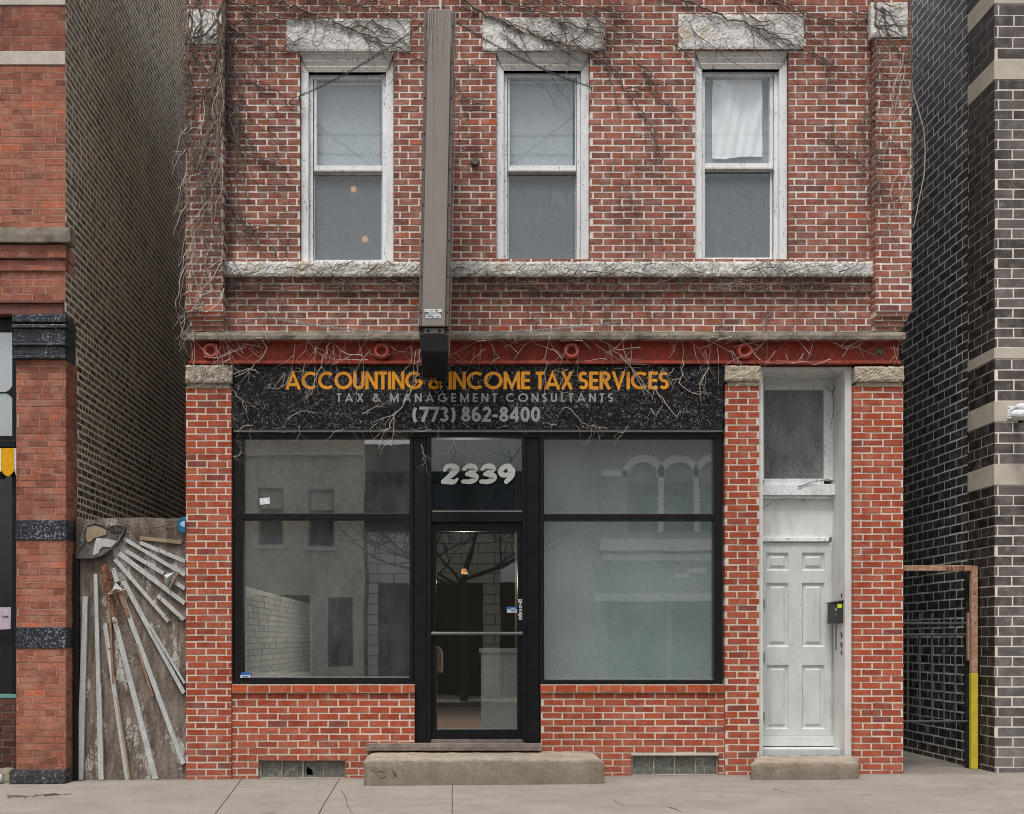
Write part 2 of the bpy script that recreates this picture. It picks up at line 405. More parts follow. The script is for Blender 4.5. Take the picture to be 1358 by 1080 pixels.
m_white_brick = brick_mat('white_painted_brick', [(0, (.78, .82, .80)), (1, (.92, .94, .92))], (.55, .58, .56), soot=.2)
s_ = N('cracked_painted_stone')
vo = s_.node('ShaderNodeTexVoronoi', feature='DISTANCE_TO_EDGE'); vo.inputs['Scale'].default_value = 17
s_.link(s_.mix(.10, s_.pos, s_.noise(14, 4), 'ADD'), vo.inputs['Vector'])
ck = s_.math('MULTIPLY', s_.ramp(vo.outputs['Distance'], [(.012, 1), (.06, 0)]), s_.ramp(s_.noise(7, 5, .7), [(.42, 0), (.6, .6)]))
c_ = s_.mix(s_.noise(30, 6, .7), (.52, .50, .465), (.80, .785, .755))
c_ = s_.mix(s_.ramp(s_.noise(4.2, 6, .65), [(.58, 0), (.68, .75)]), c_, (.50, .38, .22))
c_ = s_.mix(s_.ramp(s_.noise(24, 7, .75), [(.56, 0), (.64, .8)]), c_, (.20, .17, .14))
c_ = s_.mix(ck, c_, (.13, .115, .10))
m_stone_paint = s_.finish(c_, .9, s_.bump(s_.math('SUBTRACT', s_.noise(22, 6, .7), ck), .9, .012), spec=.15)
m_stone = plain('old_limestone', (.46, .41, .34), (.22, .19, .15), 9, .95, .8, fine=70, dirt=(6, .56, (.10, .09, .075)))
m_capital = plain('weathered_capital_stone', (.36, .32, .25), (.62, .58, .52), 16, .95, .9, fine=60, lo=.5, hi=.64, dirt=(13, .53, (.07, .06, .045)))
m_capital_clean = plain('buff_capital_stone', (.38, .32, .235), (.46, .40, .31), 14, .95, .6, fine=60, dirt=(15, .555, (.72, .69, .63)))
m_band = plain('cast_stone_band', (.56, .50, .42), (.45, .40, .335), 6, .9, .3, fine=120)
m_band_grey = plain('grey_stone_band', (.58, .53, .46), (.44, .40, .35), 6, .9, .4, fine=100)
m_ledge_dirty = plain('sooty_stone_ledge', (.34, .30, .24), (.12, .10, .085), 5, .95, .7, fine=80)
m_beam = plain('red_painted_iron', (.42, .068, .038), (.19, .036, .025), 6, .7, .6, fine=45, dirt=(7, .60, (.30, .23, .14)))
m_rosette = plain('rosette_red', (.48, .105, .075), (.33, .065, .05), 20, .6, .3)
m_frame_white = paint_mat('flaking_white_paint', (.80, .82, .83), (.16, .145, .13), .552)
m_frame_grey = paint_mat('greyed_white_paint', (.60, .575, .53), (.15, .125, .10), .545)
m_door_white = paint_mat('white_door_paint', (.60, .62, .615), (.30, .295, .275), .575)
m_jamb = paint_mat('scuffed_jamb_paint', (.68, .69, .67), (.13, .11, .09), .60)
m_black = plain('black_aluminium', (.007, .007, .008), (.013, .0125, .013), 14, .42, .12, spec=.22, dirt=(60, .70, (.22, .22, .22)))
m_black2 = plain('black_door_metal', (.007, .007, .008), (.012, .012, .013), 10, .4, .06, spec=.22)
m_trimline = flat('dull_silver_trim', (.26, .25, .23), .45)
m_sign_black = granite_mat('black_sign_panel', (.006, .006, .007), (.52, .52, .52), .60, 95, .55, 1.0, .12)
m_gran = granite_mat('black_flecked_granite', (.012, .015, .02), (.36, .39, .42), .545, 55, .5)
m_plinth = granite_mat('worn_black_plinth', (.028, .027, .027), (.36, .35, .34), .56, 34, .7)
m_orange = plain('orange_lettering', (.80, .33, .012), (.66, .25, .010), 60, .6, .2, fine=300, dirt=(22, .60, (.30, .13, .02)))
m_greylet = plain('grey_lettering', (.36, .36, .36), (.26, .26, .26), 70, .6, .2, fine=300, dirt=(22, .60, (.13, .13, .13)))
m_number = plain('cracked_white_numerals', (.72, .71, .67), (.50, .49, .46), 120, .7, .5, fine=420, dirt=(30, .60, (.09, .10, .11)))
s_ = N('taupe_sign_metal')
c_ = s_.mix(s_.noise(2.2, 5, .6, s_.mapped((2, 2, .8))), (.20, .172, .150), (.27, .240, .216))
c_ = s_.mix(s_.ramp(s_.noise(1.5, 7, .7, s_.mapped((22, 3, .5))), [(.5, 0), (.72, .4)]), c_, (.13, .108, .092))
c_ = s_.mix(s_.ramp(s_.noise(6, 8, .75, s_.mapped((1.2, 1, 5))), [(.60, 0), (.66, .45)]), c_, (.32, .295, .27))
c_ = s_.mix(s_.ramp(s_.noise(40, 4, .8), [(.66, 0), (.72, .6)]), c_, (.12, .085, .06))
m_signgrey = s_.finish(c_, .55, s_.bump(s_.noise(2.5, 3), .12, .02), spec=.35)
m_signedge = plain('sign_edge_metal', (.115, .095, .082), (.14, .118, .10), 8, .6, .1)
m_under = flat('black_sign_underside', (.012, .012, .012), .7)
m_steel = flat('galvanised_steel', (.36, .35, .34), .45)
m_chain_dark = flat('weathered_chain', (.11, .10, .095), .6)
s_ = N('old_concrete_step')
c_ = s_.mix(s_.ramp(s_.noise(6, 7, .7), [(.3, 0), (.7, 1)]), (.42, .365, .295), (.26, .215, .17))
c_ = s_.mix(1.0, c_, s_.ramp(s_.noise(75, 4, .8), [(.25, .55), (.75, 1.4)]), 'MULTIPLY')
c_ = s_.mix(s_.ramp(s_.noise(60, 2, .8, s_.mapped((1, 1.3, 1.1))), [(.64, 0), (.70, .7)]), c_, (.60, .56, .50))
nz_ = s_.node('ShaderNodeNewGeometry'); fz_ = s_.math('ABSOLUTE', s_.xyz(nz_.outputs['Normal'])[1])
c_ = s_.mix(s_.math('MULTIPLY', fz_, .6), c_, s_.mix(1.0, c_, (.55, .51, .47), 'MULTIPLY'))       # riser shade painted in: upright faces get a darker colour
c_ = s_.mix(s_.ramp(s_.noise(3, 6, .7, s_.mapped((1, 1, 2.5))), [(.56, 0), (.66, .5)]), c_, (.13, .11, .09))
m_concrete_step = s_.finish(c_, .95, s_.bump(s_.noise(85, 4, .75), 1.0, .006), spec=.15)
m_threshold = plain('brown_stone_threshold', (.26, .21, .18), (.15, .12, .105), 9, .9, .5)
m_side = None
s_ = N('weathered_mural_board')
v_ = s_.mapped((3.0, 3.0, .8)); g_ = s_.noise(3.2, 9, .75, v_); f_ = s_.noise(34, 8, .78)
c_ = s_.ramp(g_, [(.28, (.045, .036, .030)), (.45, (.135, .108, .090)), (.62, (.25, .21, .182)), (.8, (.11, .09, .077))])
c_ = s_.mix(1.0, c_, s_.ramp(f_, [(.25, .45), (.75, 1.5)]), 'MULTIPLY')
vo = s_.node('ShaderNodeTexVoronoi', feature='DISTANCE_TO_EDGE'); vo.inputs['Scale'].default_value = 11; vo.inputs['Randomness'].default_value = 1
s_.link(s_.mix(.06, s_.mapped((1, 1, .6)), s_.noise(9, 4), 'ADD'), vo.inputs['Vector'])
ck = s_.ramp(vo.outputs['Distance'], [(.012, 1), (.05, 0)])
pa = s_.ramp(s_.math('ADD', s_.math('MULTIPLY', s_.noise(2.1, 8, .7, s_.mapped((1.8, 1, .75))), .8), s_.math('MULTIPLY', f_, .2)), [(.525, 0), (.56, 1)])
pa = s_.math('MULTIPLY', pa, s_.math('SUBTRACT', 1.0, ck))
c_ = s_.mix(s_.math('MULTIPLY', pa, .85), c_, s_.mix(s_.noise(14, 6, .7), (.62, .60, .565), (.30, .285, .26)))
m_grain_board = s_.finish(c_, .95, s_.bump(s_.math('ADD', f_, s_.math('MULTIPLY', pa, .5)), .8, .008), spec=.15)
m_ray = plain('grey_painted_lath', (.52, .53, .52), (.36, .36, .345), 12, .85, .5, fine=90, stretch=(3, 3, .6), dirt=(14, .60, (.16, .13, .10)))
m_ray_rust = plain('rust_brown_lath', (.24, .19, .145), (.27, .10, .04), 14, .9, .6, fine=70, dirt=(16, .58, (.36, .35, .33)))
m_tan = plain('tan_board', (.36, .27, .165), (.25, .19, .13), 10, .85, .4)
m_rim = plain('dark_rim', (.07, .065, .06), (.16, .15, .135), 12, .6, .3)
m_rust = plain('rusty_pipe', (.36, .185, .115), (.50, .36, .27), 22, .85, .6, fine=110, lo=.42, hi=.68, dirt=(28, .66, (.14, .08, .055)))
m_yellow = plain('yellow_paint', (.62, .52, .02), (.50, .40, .06), 10, .6, .3, dirt=(14, .62, (.40, .28, .17)))
m_gate = flat('dark_gate_steel', (.022, .022, .023), .55)
m_gate_bar = flat('worn_gate_bar', (.07, .07, .07), .5)
m_mail = flat('dark_grey_plastic', (.038, .037, .042), .5)
m_lime = flat('lime_sticker', (.56, .66, .02), .5)
m_white = flat('white_plastic', (.74, .75, .76), .5)
m_paper = flat('white_paper', (.72, .72, .74), .8)
m_cloth = plain('white_cotton', (.97, .975, .98), (.92, .93, .94), 9, .95, .4, fine=260)
m_blue = flat('blue_sticker', (.03, .13, .42), .5)
m_paleblue = flat('pale_blue_print', (.36, .55, .74), .5)
m_plaque = plain('blue_plaque', (.01, .085, .22), (.015, .19, .36), 30, .4, .1)
m_awn_y = flat('yellow_canvas', (.72, .36, .004), .85)
m_awn_w = flat('white_canvas', (.66, .69, .72), .85)
m_teal = flat('teal_sill', (.13, .29, .27), .6)
m_flyer = flat('lilac_paper', (.50, .41, .50), .8)
m_redink = flat('dark_red_ink', (.11, .012, .03), .7)
m_ink = flat('dark_scratches', (.07, .06, .05), .9)
m_vine = plain('dark_vine_bark', (.085, .062, .050), (.25, .20, .168), 30, .95, .4)
m_vine_mid = plain('brown_vine_bark', (.15, .118, .096), (.27, .22, .185), 30, .95, .4)
m_vine_pale = plain('bleached_vine_bark', (.52, .45, .40), (.30, .245, .21), 30, .95, .4)
m_mirror = glass_mat('shop_glass', .34, dust=(.52, .60, .63), dust_amt=.07)  # dust film, coloured bluish to lay a pale veil over the reflection
m_mirror_fog = glass_mat('dusty_shop_glass', .36, (.82, .90, .89), dust=(.50, .56, .55), dust_amt=.08)
m_glass_door = glass_mat('door_glass', .20, (.8, .8, .78), dust_amt=.01)
m_glass_num = glass_mat('blue_tinted_glass', .11, (.45, .55, .62), dust=(.16,.24,.30), dust_amt=.06)
m_glass_up = glass_mat('old_window_glass', .11, (.93, .95, .96), dust=(.45, .48, .5), dust_amt=.03, rough=.03)
m_glass_dusty = glass_mat('dusty_transom_glass', .04, (.5, .5, .5), dust=(.30, .295, .285), dust_amt=.62, rough=.2)
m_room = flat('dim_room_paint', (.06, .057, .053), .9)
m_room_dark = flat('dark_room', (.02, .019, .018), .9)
m_floor_in = plain('worn_wood_floor', (.30, .21, .15), (.18, .125, .095), 6, .5, .2, stretch=(6, .7, 1))
m_partition = plain('pale_green_partition', (.66, .72, .70), (.52, .59, .585), 2, .7, .05)
m_shade = plain('pale_roller_shade', (.44, .485, .515), (.385, .43, .46), 2, .9, .05)
m_tile_blk = None

s_ = N('insect_screen')                          # fine mesh: reads as grey cloth with a faint watered-silk ripple
w_ = s_.noise(7, 3, .5, s_.mapped((1.0, 1, .55)), 2.2)
rp = s_.ramp(s_.math('FRACT', s_.math('MULTIPLY', w_, 9)), [(0, .8), (.5, 1.15), (1, .8)])
m_screen = s_.finish(s_.mix(1.0, (.175, .192, .205), rp, 'MULTIPLY'), .6, spec=.35)

s_ = N('glass_block'); vo = s_.node('ShaderNodeTexVoronoi', feature='DISTANCE_TO_EDGE'); vo.inputs['Scale'].default_value = 13
s_.link(s_.pos, vo.inputs['Vector'])
ck = s_.ramp(vo.outputs['Distance'], [(.0, 1), (.03, 0)])
c_ = s_.mix(s_.noise(24, 6, .75), (.02, .026, .024), (.25, .25, .225))
c_ = s_.mix(s_.math('MULTIPLY', ck, s_.ramp(s_.noise(9, 3), [(.4, 0), (.6, .9)])), c_, (.46, .46, .42))
m_gblock = s_.finish(c_, .3, s_.bump(s_.noise(20, 4), .5, .01), spec=.5)

s_ = N('sidewalk_concrete')
c_ = s_.mix(s_.ramp(s_.noise(1.7, 8, .7), [(.3, 0), (.75, 1)]), (.315, .283, .250), (.215, .193, .171))
c_ = s_.mix(s_.ramp(s_.noise(5, 7, .75, s_.mapped((1, 1.6, 1))), [(.52, 0), (.72, .5)]), c_, (.17, .153, .138))
c_ = s_.mix(1.0, c_, s_.ramp(s_.noise(130, 4, .75), [(.25, .72), (.75, 1.22)]), 'MULTIPLY')
c_ = s_.mix(s_.ramp(s_.noise(2.3, 5, .6), [(.66, 0), (.70, .6)]), c_, (.11, .10, .09))
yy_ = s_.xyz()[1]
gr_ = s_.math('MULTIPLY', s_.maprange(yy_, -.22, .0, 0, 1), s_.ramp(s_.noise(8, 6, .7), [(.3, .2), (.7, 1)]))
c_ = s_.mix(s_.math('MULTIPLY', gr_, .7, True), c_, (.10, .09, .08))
c_ = s_.mix(s_.ramp(s_.noise(55, 3, .8), [(.66, 0), (.72, .5)]), c_, (.50, .47, .43))
c_ = s_.mix(s_.ramp(s_.noise(42, 3, .8, s_.mapped((1, 1.2, 1.7))), [(.68, 0), (.73, .6)]), c_, (.11, .10, .09))
c_ = s_.mix(s_.ramp(s_.noise(.9, 6, .7, s_.mapped((.5, 2.2, 1))), [(.5, 0), (.7, .45)]), c_, (.16, .146, .132))
vg_ = s_.node('ShaderNodeTexVoronoi'); vg_.inputs['Scale'].default_value = 3.2; s_.link(s_.pos, vg_.inputs['Vector'])
gum_ = s_.math('MULTIPLY', s_.ramp(vg_.outputs['Distance'], [(.055, 1), (.075, 0)]), s_.ramp(s_.xyz(vg_.outputs['Color'])[0], [(.5, 0), (.52, .65)]))
c_ = s_.mix(gum_, c_, (.10, .095, .09))
m_side = s_.finish(c_, .93, s_.bump(s_.noise(150, 4, .7), .5, .005), spec=.2)
m_crack = flat('joint_dirt', (.085, .073, .062), .95)
m_asphalt = plain('street_asphalt', (.05, .05, .05), (.075, .073, .07), 3, .95, .6, fine=120)
m_opp_beige = plain('facing_beige_brick', (.88, .79, .63), (.62, .54, .42), 5, .95, .2, fine=22)
m_opp_stone = brick_mat('facing_block_stone', [(0, (.70, .65, .58)), (1, (.82, .77, .70))], (.2, .185, .17), soot=.2)
m_opp_dark = flat('facing_dark_void', (.012, .012, .013), .8)
m_opp_glass = plain('facing_window_dark', (.05, .055, .06), (.16, .17, .18), 3, .3, .0)
m_opp_grey = plain('facing_grey_brick', (.46, .43, .39), (.40, .37, .34), 14, .95, .2)
m_opp_white = flat('facing_white_stone', (.88, .86, .80), .9)
m_wire = flat('black_cable', (.02, .02, .02), .7)

# ------------------------------------------------------------------ ground
def sheet(mb, x0, x1, y0, y1, zf):
    mb.quad(*[(x, y, zf(x, y)) for x, y in ((x0, y0), (x1, y0), (x1, y1), (x0, y1))]); return mb
structure(sheet(MB(), -400, 400, -400, 400, lambda x, y: -.32).build('ground', m_asphalt))
mb = MB(); sheet(mb, -40, 40, -16.4, -4.0, lambda x, y: -.20); structure(mb.build('road', m_asphalt))
gz = lambda x, y: ground_z(x)
# near pavement: four slabs split by hand-tooled joints, over a dirt bed
rng = random.Random(5)
mb = MB(); mb.cur = 1; sheet(mb, -30, 30, -3.6, 1.4, lambda x, y: ground_z(x) - .012)
mb.cur = 0
def joint_path(xa, xb):
    pts = []
    for i in range(27):
        t = i / 26; y = .1 - 3.7 * t
        xx = xa + (xb - xa) * ((y + .3) / -2.16) if True else xa
        pts.append((xx + rng.uniform(-.003, .003), y))
    return pts
cuts = [[(-30, y) for x, y in joint_path(0, 0)], joint_path(-2.03, -1.85), joint_path(-1.055, -1.015), joint_path(.073, .06), [(30, y) for x, y in joint_path(0, 0)]]
for a, b in zip(cuts[:-1], cuts[1:]):
    for i in range(26):
        g0, g1 = .0038, .0038
        p = [(a[i][0] + g0, a[i][1]), (b[i][0] - g1, b[i][1]), (b[i + 1][0] - g1, b[i + 1][1]), (a[i + 1][0] + g0, a[i + 1][1])]
        mb.quad(*[(x, y, ground_z(x)) for x, y in p])
for x0, x1 in ((-30, -2.62), (-2.62, 4.63), (4.63, 30)): sheet(mb, x0, x1, .1, 1.4 if x0 == -2.62 else 16, gz)
mb.cur = 1
def ground_crack(pts, w):
    for i in range(len(pts) - 1):
        (x0, y0), (x1, y1) = pts[i], pts[i + 1]; ww = w * .6 * (1 - i / len(pts)) + .001
        mb.quad(*[(x, y, ground_z(x) + .004) for x, y in ((x0, y0), (x1, y1), (x1 + ww, y1), (x0 + ww, y0))])
def G(px, py):                                   # pavement point seen at a photo pixel
    D = 1.375 * F / (py - 850); return ((px - 590) / F * D, D + CAMY)
for st, n, dx, dy, w in (((452, 1047), 8, 1.6, 5, .010), ((1025, 1050), 5, 5, 1.5, .016), ((886, 1073), 4, 3, 1.5, .02), ((814, 1064), 4, 2, 1.6, .012), ((170, 1043), 8, 7, .3, .006), ((556, 1066), 4, -3, 2, .01)):
    q = st; pts = []
    for i in range(n + 1): pts.append(G(*q)); q = (q[0] + dx + rng.uniform(-3, 3), q[1] + dy * rng.uniform(.5, 1.4))
    ground_crack(pts, w)
structure(mb.build('sidewalk', [m_side, m_crack]))
mb = MB(); mb.box(-40, 40, -4.0, -3.6, -.3, -.03); structure(mb.build('curb', m_side, bevel=.02))
mb = MB(); mb.box(-40, 40, -20.0, -16.4, -.3, -.05); structure(mb.build('far_sidewalk', m_side))

# ------------------------------------------------------------------ the brick building
bld = thing('brick_building', 'two storey red brick shop building with three white sash windows and a red iron beam', 'building', (1.0, 0, 0))
WIN = [(398, 522, 72, 348), (658, 782, 70, 346.5), (922, 1046, 68, 345)]
wh = [(X(a), X(b), Z(d), Z(c)) for a, b, c, d in WIN]
mb = MB(); bricks(mb, (X(294), X(1161)), (Z(440), 8.9), front(0), wh, seed=11, thick=.32, off=.05)
wall = mb.build('facade_wall', m_brick, bld, tint=True)
mb = MB()                                        # two corbelled courses below the sill band
bricks(mb, (X(295, -.03), X(1160, -.03)), (Z(386, -.03), Z(367, -.03)), front(-.03), course=.072, seed=12, thick=.05, deep=.04)
mb.build('corbel_course', m_brick, bld, tint=True)
for k, (a, b) in enumerate(((246, 296), (1161, 1209))):
    Y = -.15; mb = MB()
    bricks(mb, (X(a, Y), X(b, Y)), (Z(413, Y), 8.9), front(Y), seed=20 + k, thick=.3, deep=.14, off=.03)
    for j in range(5):                           # stepped corbels that carry the pier
        Yj = -.135 + .022 * j; z1 = Z(413, Y) - j * .043 - .0008; z0 = z1 - .041
        xa, xb = (X(a + 1.4 * (j + 1), Y), X(b, Y) - .003 * j) if k == 0 else (X(a, Y) + .003 * j, X(b - 2.3 * (j + 1), Y))
        bricks(mb, (xa, xb), (z0, z1), front(Yj), course=.041, joint=.010, seed=30 + k * 9 + j, thick=.2, deep=.1, off=.07 * j)
    mb.build('corner_pier', m_brick, bld, tint=True)
# building body behind the facade
mb = MB(); mb.box(X(247), X(247) + .3, .26, 15, -.1, 8.9); mb.box(X(1197) - .3, X(1197), .26, 15, -.1, 8.9); mb.box(X(247) + .3, X(1197) - .3, 14.7, 15, -.1, 8.9)
mb.build('side_walls', plain('grey_common_brick', (.48, .44, .40), (.38, .34, .31), 6, .95, .3), bld)  # unseen walls, coloured pale to bounce light into the gangways
B(X(240), X(1204), -.2, 15, 8.9, 9.15).build('roof_coping', m_ledge_dirty, bld)
B(X(247) + .3, X(1197) - .3, .9, 1.0, Z(440), 8.9).build('upper_room_backing', m_room_dark, bld)
B(X(247) + .3, X(1197) - .3, .56, 14.7, 3.95, 4.15).build('storey_floor', m_room, bld)

# stone: lintels, pier blocks, sill band, ledge, capitals
for i, (a, b, c, d) in enumerate(((380, 544, 25, 68), (640, 803, 23, 67), (900, 1066, 19, 65))):
    rough_slab(MB(), X(a, -.02), X(b, -.02), -.022, .10, Z(d, -.02), Z(c, -.02), .005, .022, 40 + i).build('lintel', m_stone_paint, bld)
for i, (a, b, c, d) in enumerate(((248, 297, 12, 58), (1155, 1204, 3, 49))):
    rough_slab(MB(), X(a, -.17), X(b, -.17), -.172, -.10, Z(d, -.17), Z(c, -.17), .005, .022, 50 + i).build('pier_stone', m_stone_paint, bld)
rough_slab(MB(), X(292, -.08), X(1159, -.08), -.085, .16, Z(366.5, -.08), Z(347, -.08), .008, .022, 60).build('sill_band', m_stone_paint, bld)
rough_slab(MB(), X(248, -.12), X(1201, -.12), -.13, .12, Z(450, -.12), Z(441, -.12), .006, .05, 61).build('stone_ledge', m_ledge_dirty, bld)
B(X(252), X(1196), .03, .32, Z(485), Z(449)).build('beam_backing', m_room_dark, bld)
mb = MB(); mb.box(X(253), X(1192), -.005, .03, Z(480), Z(455))
mb.box(X(252), X(1193), -.055, .03, Z(484), Z(480)); mb.box(X(252), X(1193), -.045, .03, Z(455), Z(452.5))
beam = mb.build('iron_beam', m_beam, bld, bevel=.003)
for px in (281, 506.5, 757, 986):
    mb = MB(); r = .088
    mb.lathe((X(px), -.005, Z(467.5)), [(.0, .0), (.018, -.004), (.03, -.012), (.040, -.03), (.046, -.07), (.06, -.082), (r - .010, -.068), (r, 0)], 26)
    mb.build('rosette', m_rosette, beam, smooth=True)
MB().lathe((X(1166), -.005, Z(467)), [(.0, -.02), (.03, -.018), (.045, -.006), (.05, 0)], 9).build('rosette_stump', m_vine, beam)

def capital(a, b, c, d, m, seed):
    mb = MB(); rough_slab(mb, X(a, -.06), X(b, -.06), -.065, .16, Z(d - 6, -.06), Z(c, -.06), .009, .018, seed)
    rough_slab(mb, X(a + 3, -.03), X(b - 3, -.03), -.035, .15, Z(d + 1, -.03), Z(d - 6.5, -.03), .007, .03, seed + 1)
    mb.build('capital', m, bld)
capital(246, 308, 484.5, 514, m_capital, 70); capital(962, 1009, 485, 511, m_capital_clean, 72); capital(1134, 1199, 486, 512, m_capital_clean, 74)
# lower brickwork
for a, b, top, sd in ((247, 307.5, 514, 80), (961, 1006, 511, 81), (1131, 1197, 512, 82)):
    mb = MB(); bricks(mb, (X(a), X(b)), (ground_z(X(a)) - .03, Z(top)), front(-.02), seed=sd, joint=.0165, thick=.3, deep=.1, off=.02 * sd)
    mb.build('pier', m_brick_low, bld, tint=True)
VENT = [(343, 458, 1008, 1035), (837, 953, 1002, 1029)]
for k, (a, b, zt) in enumerate(((307.5, 550, 919), (717, 961, 918.5))):
    v = VENT[k]; hole = (X(v[0]), X(v[1]), -.2, Z(v[2]))
    mb = MB(); bricks(mb, (X(a), X(b)), (ground_z(X(a)) - .03, Z(zt)), front(0), [hole], joint=.0165, seed=90 + k, thick=.25, deep=.12, off=.06)
    bw = mb.build('bulkhead', m_brick_low, bld, tint=True)
    mb = MB(); bricks(mb, (X(a, -.03), X(b, -.03)), (Z(zt), Z(908, -.03)), front(-.028), course=.073, blen=.222, joint=.016, seed=95 + k, thick=.16, deep=.1)
    mb.build('sill_course', m_brick_sill, bw, tint=True)
    # glass block vent, one light at a time, with mortar between
    mb = MB(); x0, x1, z0, z1 = X(v[0]), X(v[1]), ground_z(X(v[0])) - .02, Z(v[2])
    ring_frame(mb, x0 + .001, x1 - .001, z0, z1 - .001, .022, .012, .012, .03, .035, .12)
    w = (x1 - x0 - .034) / 4
    for j in range(1, 4): mb.box(x0 + .022 + w * j - .008, x0 + .022 + w * j + .008, .034 + .003 * j, .12, z0 + .03, z1 - .013)
    vent = mb.build('vent_frame', m_stone, bld, bevel=.003)
    for j in range(4):
        xa, xb = x0 + .022 + w * j + .006, x0 + .022 + w * (j + 1) - .006
        mb = MB(); za, zb = z0 + .025, z1 - .008; yy = .048 + .004 * ((j * 7) % 3)
        if k == 0 and j == 2:                    # smashed block with a jagged hole
            cx, cz = xa + .055, za + .06
            hole_ = [(cx - .022, cz - .035), (cx - .03, cz + .005), (cx - .018, cz + .06), (cx + .0, cz + .035), (cx + .03, cz + .02), (cx + .04, cz - .035)]
            box_ = [(xa, za), (xa, (za + zb) / 2), (xa, zb), (xb, zb), (xb, (za + zb) / 2), (xb, za)]
            for q in range(6):
                p0, p1, h0, h1 = box_[q], box_[(q + 1) % 6], hole_[q], hole_[(q + 1) % 6]
                mb.quad((p0[0], yy, p0[1]), (h0[0], yy, h0[1]), (h1[0], yy, h1[1]), (p1[0], yy, p1[1]))
                mb.quad((h0[0], yy, h0[1]), (h0[0], yy + .03, h0[1]), (h1[0], yy + .03, h1[1]), (h1[0], yy, h1[1]))
        else: rough_slab(mb, xa, xb, yy, .11, za, zb, .003, .03, 100 + k * 4 + j)
        mb.build('glass_block', m_gblock, vent)
    B(x0, x1, .2, .24, z0, z1).build('vent_void', m_opp_dark, vent)

# ------------------------------------------------------------------ upper sash windows
GL = [((420, 506, 104, 219), (415, 506, 232, 345)), ((676, 763, 103, 219), (672, 763, 231, 344)), ((933, 1021, 98, 216), (932, 1021, 228, 342))]
def upper_window(i):
    a, b, c, d = WIN[i]; (ul, ur, ut, ub), (ll, lr, lt, lb) = GL[i]
    x0, x1, z0, z1 = X(a), X(b), Z(d), Z(c)
    mb = MB(); j = .080                          # weathered outer casing with a moulded head
    mb.box(x0 + .002, x0 + j, .05, .3, z0 + .002, z1 - .003); mb.box(x1 - j, x1 - .002, .05, .3, z0 + .002, z1 - .003)
    casing = mb.build('window_casing', m_frame_white, bld, bevel=.006)
    zh = z1 - .001; mb = MB()
    prof = [(.004, 0), (.022, .045), (.020, .055), (.036, .10), (.033, .112), (.047, .16)]     # (depth, drop) down the moulding
    tp = 0
    for q in range(len(prof) - 1):
        (y0, d0), (y1, d1) = prof[q], prof[q + 1]; i0, i1 = .004 + d0 * .47, .004 + d1 * .47
        mb.quad((x0 + i0, y0, zh - d0), (x0 + i1, y1, zh - d1), (x1 - i1, y1, zh - d1), (x1 - i0, y0, zh - d0))
        mb.quad((x0 + .0792, .047, zh - .16), (x0 + .0792, .3, zh - .16), (x1 - .0792, .3, zh - .16), (x1 - .0792, .047, zh - .16))
    mb.build('window_head', m_frame_grey, casing)
    mb = MB(); Y = .10                           # inner stop frame
    xi0, xi1, zi1 = x0 + j, x1 - j, z1 - .16
    ring_frame(mb, xi0 + .001, xi1 - .001, z0 + .003, zi1 - .001, .038, .038, .04, .02, Y, .3)
    mb.build('stop_frame', m_frame_white, casing, bevel=.004)
    xi0 += .045; xi1 -= .045; zi1 -= .042; Ys = .125
    mb = MB(); UL, UR, UT, UB = X(ul, Ys), X(ur, Ys), Z(ut, Ys), Z(ub, Ys)
    ring_frame(mb, xi0, xi1, UB - .055, zi1, UL - xi0, xi1 - UR, zi1 - UT, .05, Ys, .2)
    sash = mb.build('upper_sash', m_frame_white, casing, bevel=.004)
    mb = MB(); mb.box(xi0, xi1, Ys - .018, Ys + .04, UB - .075, UB - .052); mb.build('meeting_rail', m_frame_grey, sash, bevel=.004)
    mb = MB(); mb.quad((UL - .01, .15, UB - .01), (UR + .01, .15, UB - .01), (UR + .01, .15, UT + .01), (UL - .01, .15, UT + .01))
    mb.build('pane', m_glass_up, sash)
    LL, LR, LT, LB = X(ll, .16), X(lr, .16), Z(lt, .16), Z(lb, .16)
    mb = MB(); ring_frame(mb, xi0, xi1, z0 + .02, UB - .056, max(.01, LL - xi0), xi1 - LR, max(.02, UB - .056 - LT), max(.012, LB - z0 - .02), .155, .23)
    lower = mb.build('lower_sash', m_frame_white, casing, bevel=.004)
    mb = MB(); mb.quad((LL - .012, .172, LB - .012), (LR + .012, .172, LB - .012), (LR + .012, .172, LT + .03), (LL - .012, .172, LT + .03)); mb.build('insect_screen', m_screen_use, lower)
    mb = MB(); mb.quad((xi0 + .02, .24, z0), (xi1 - .02, .24, z0), (xi1 - .02, .24, zi1), (xi0 + .02, .24, zi1))
    mb.build('roller_shade', m_shade, casing)
    return UL, UR, UT, UB, LL, LR, LT, LB
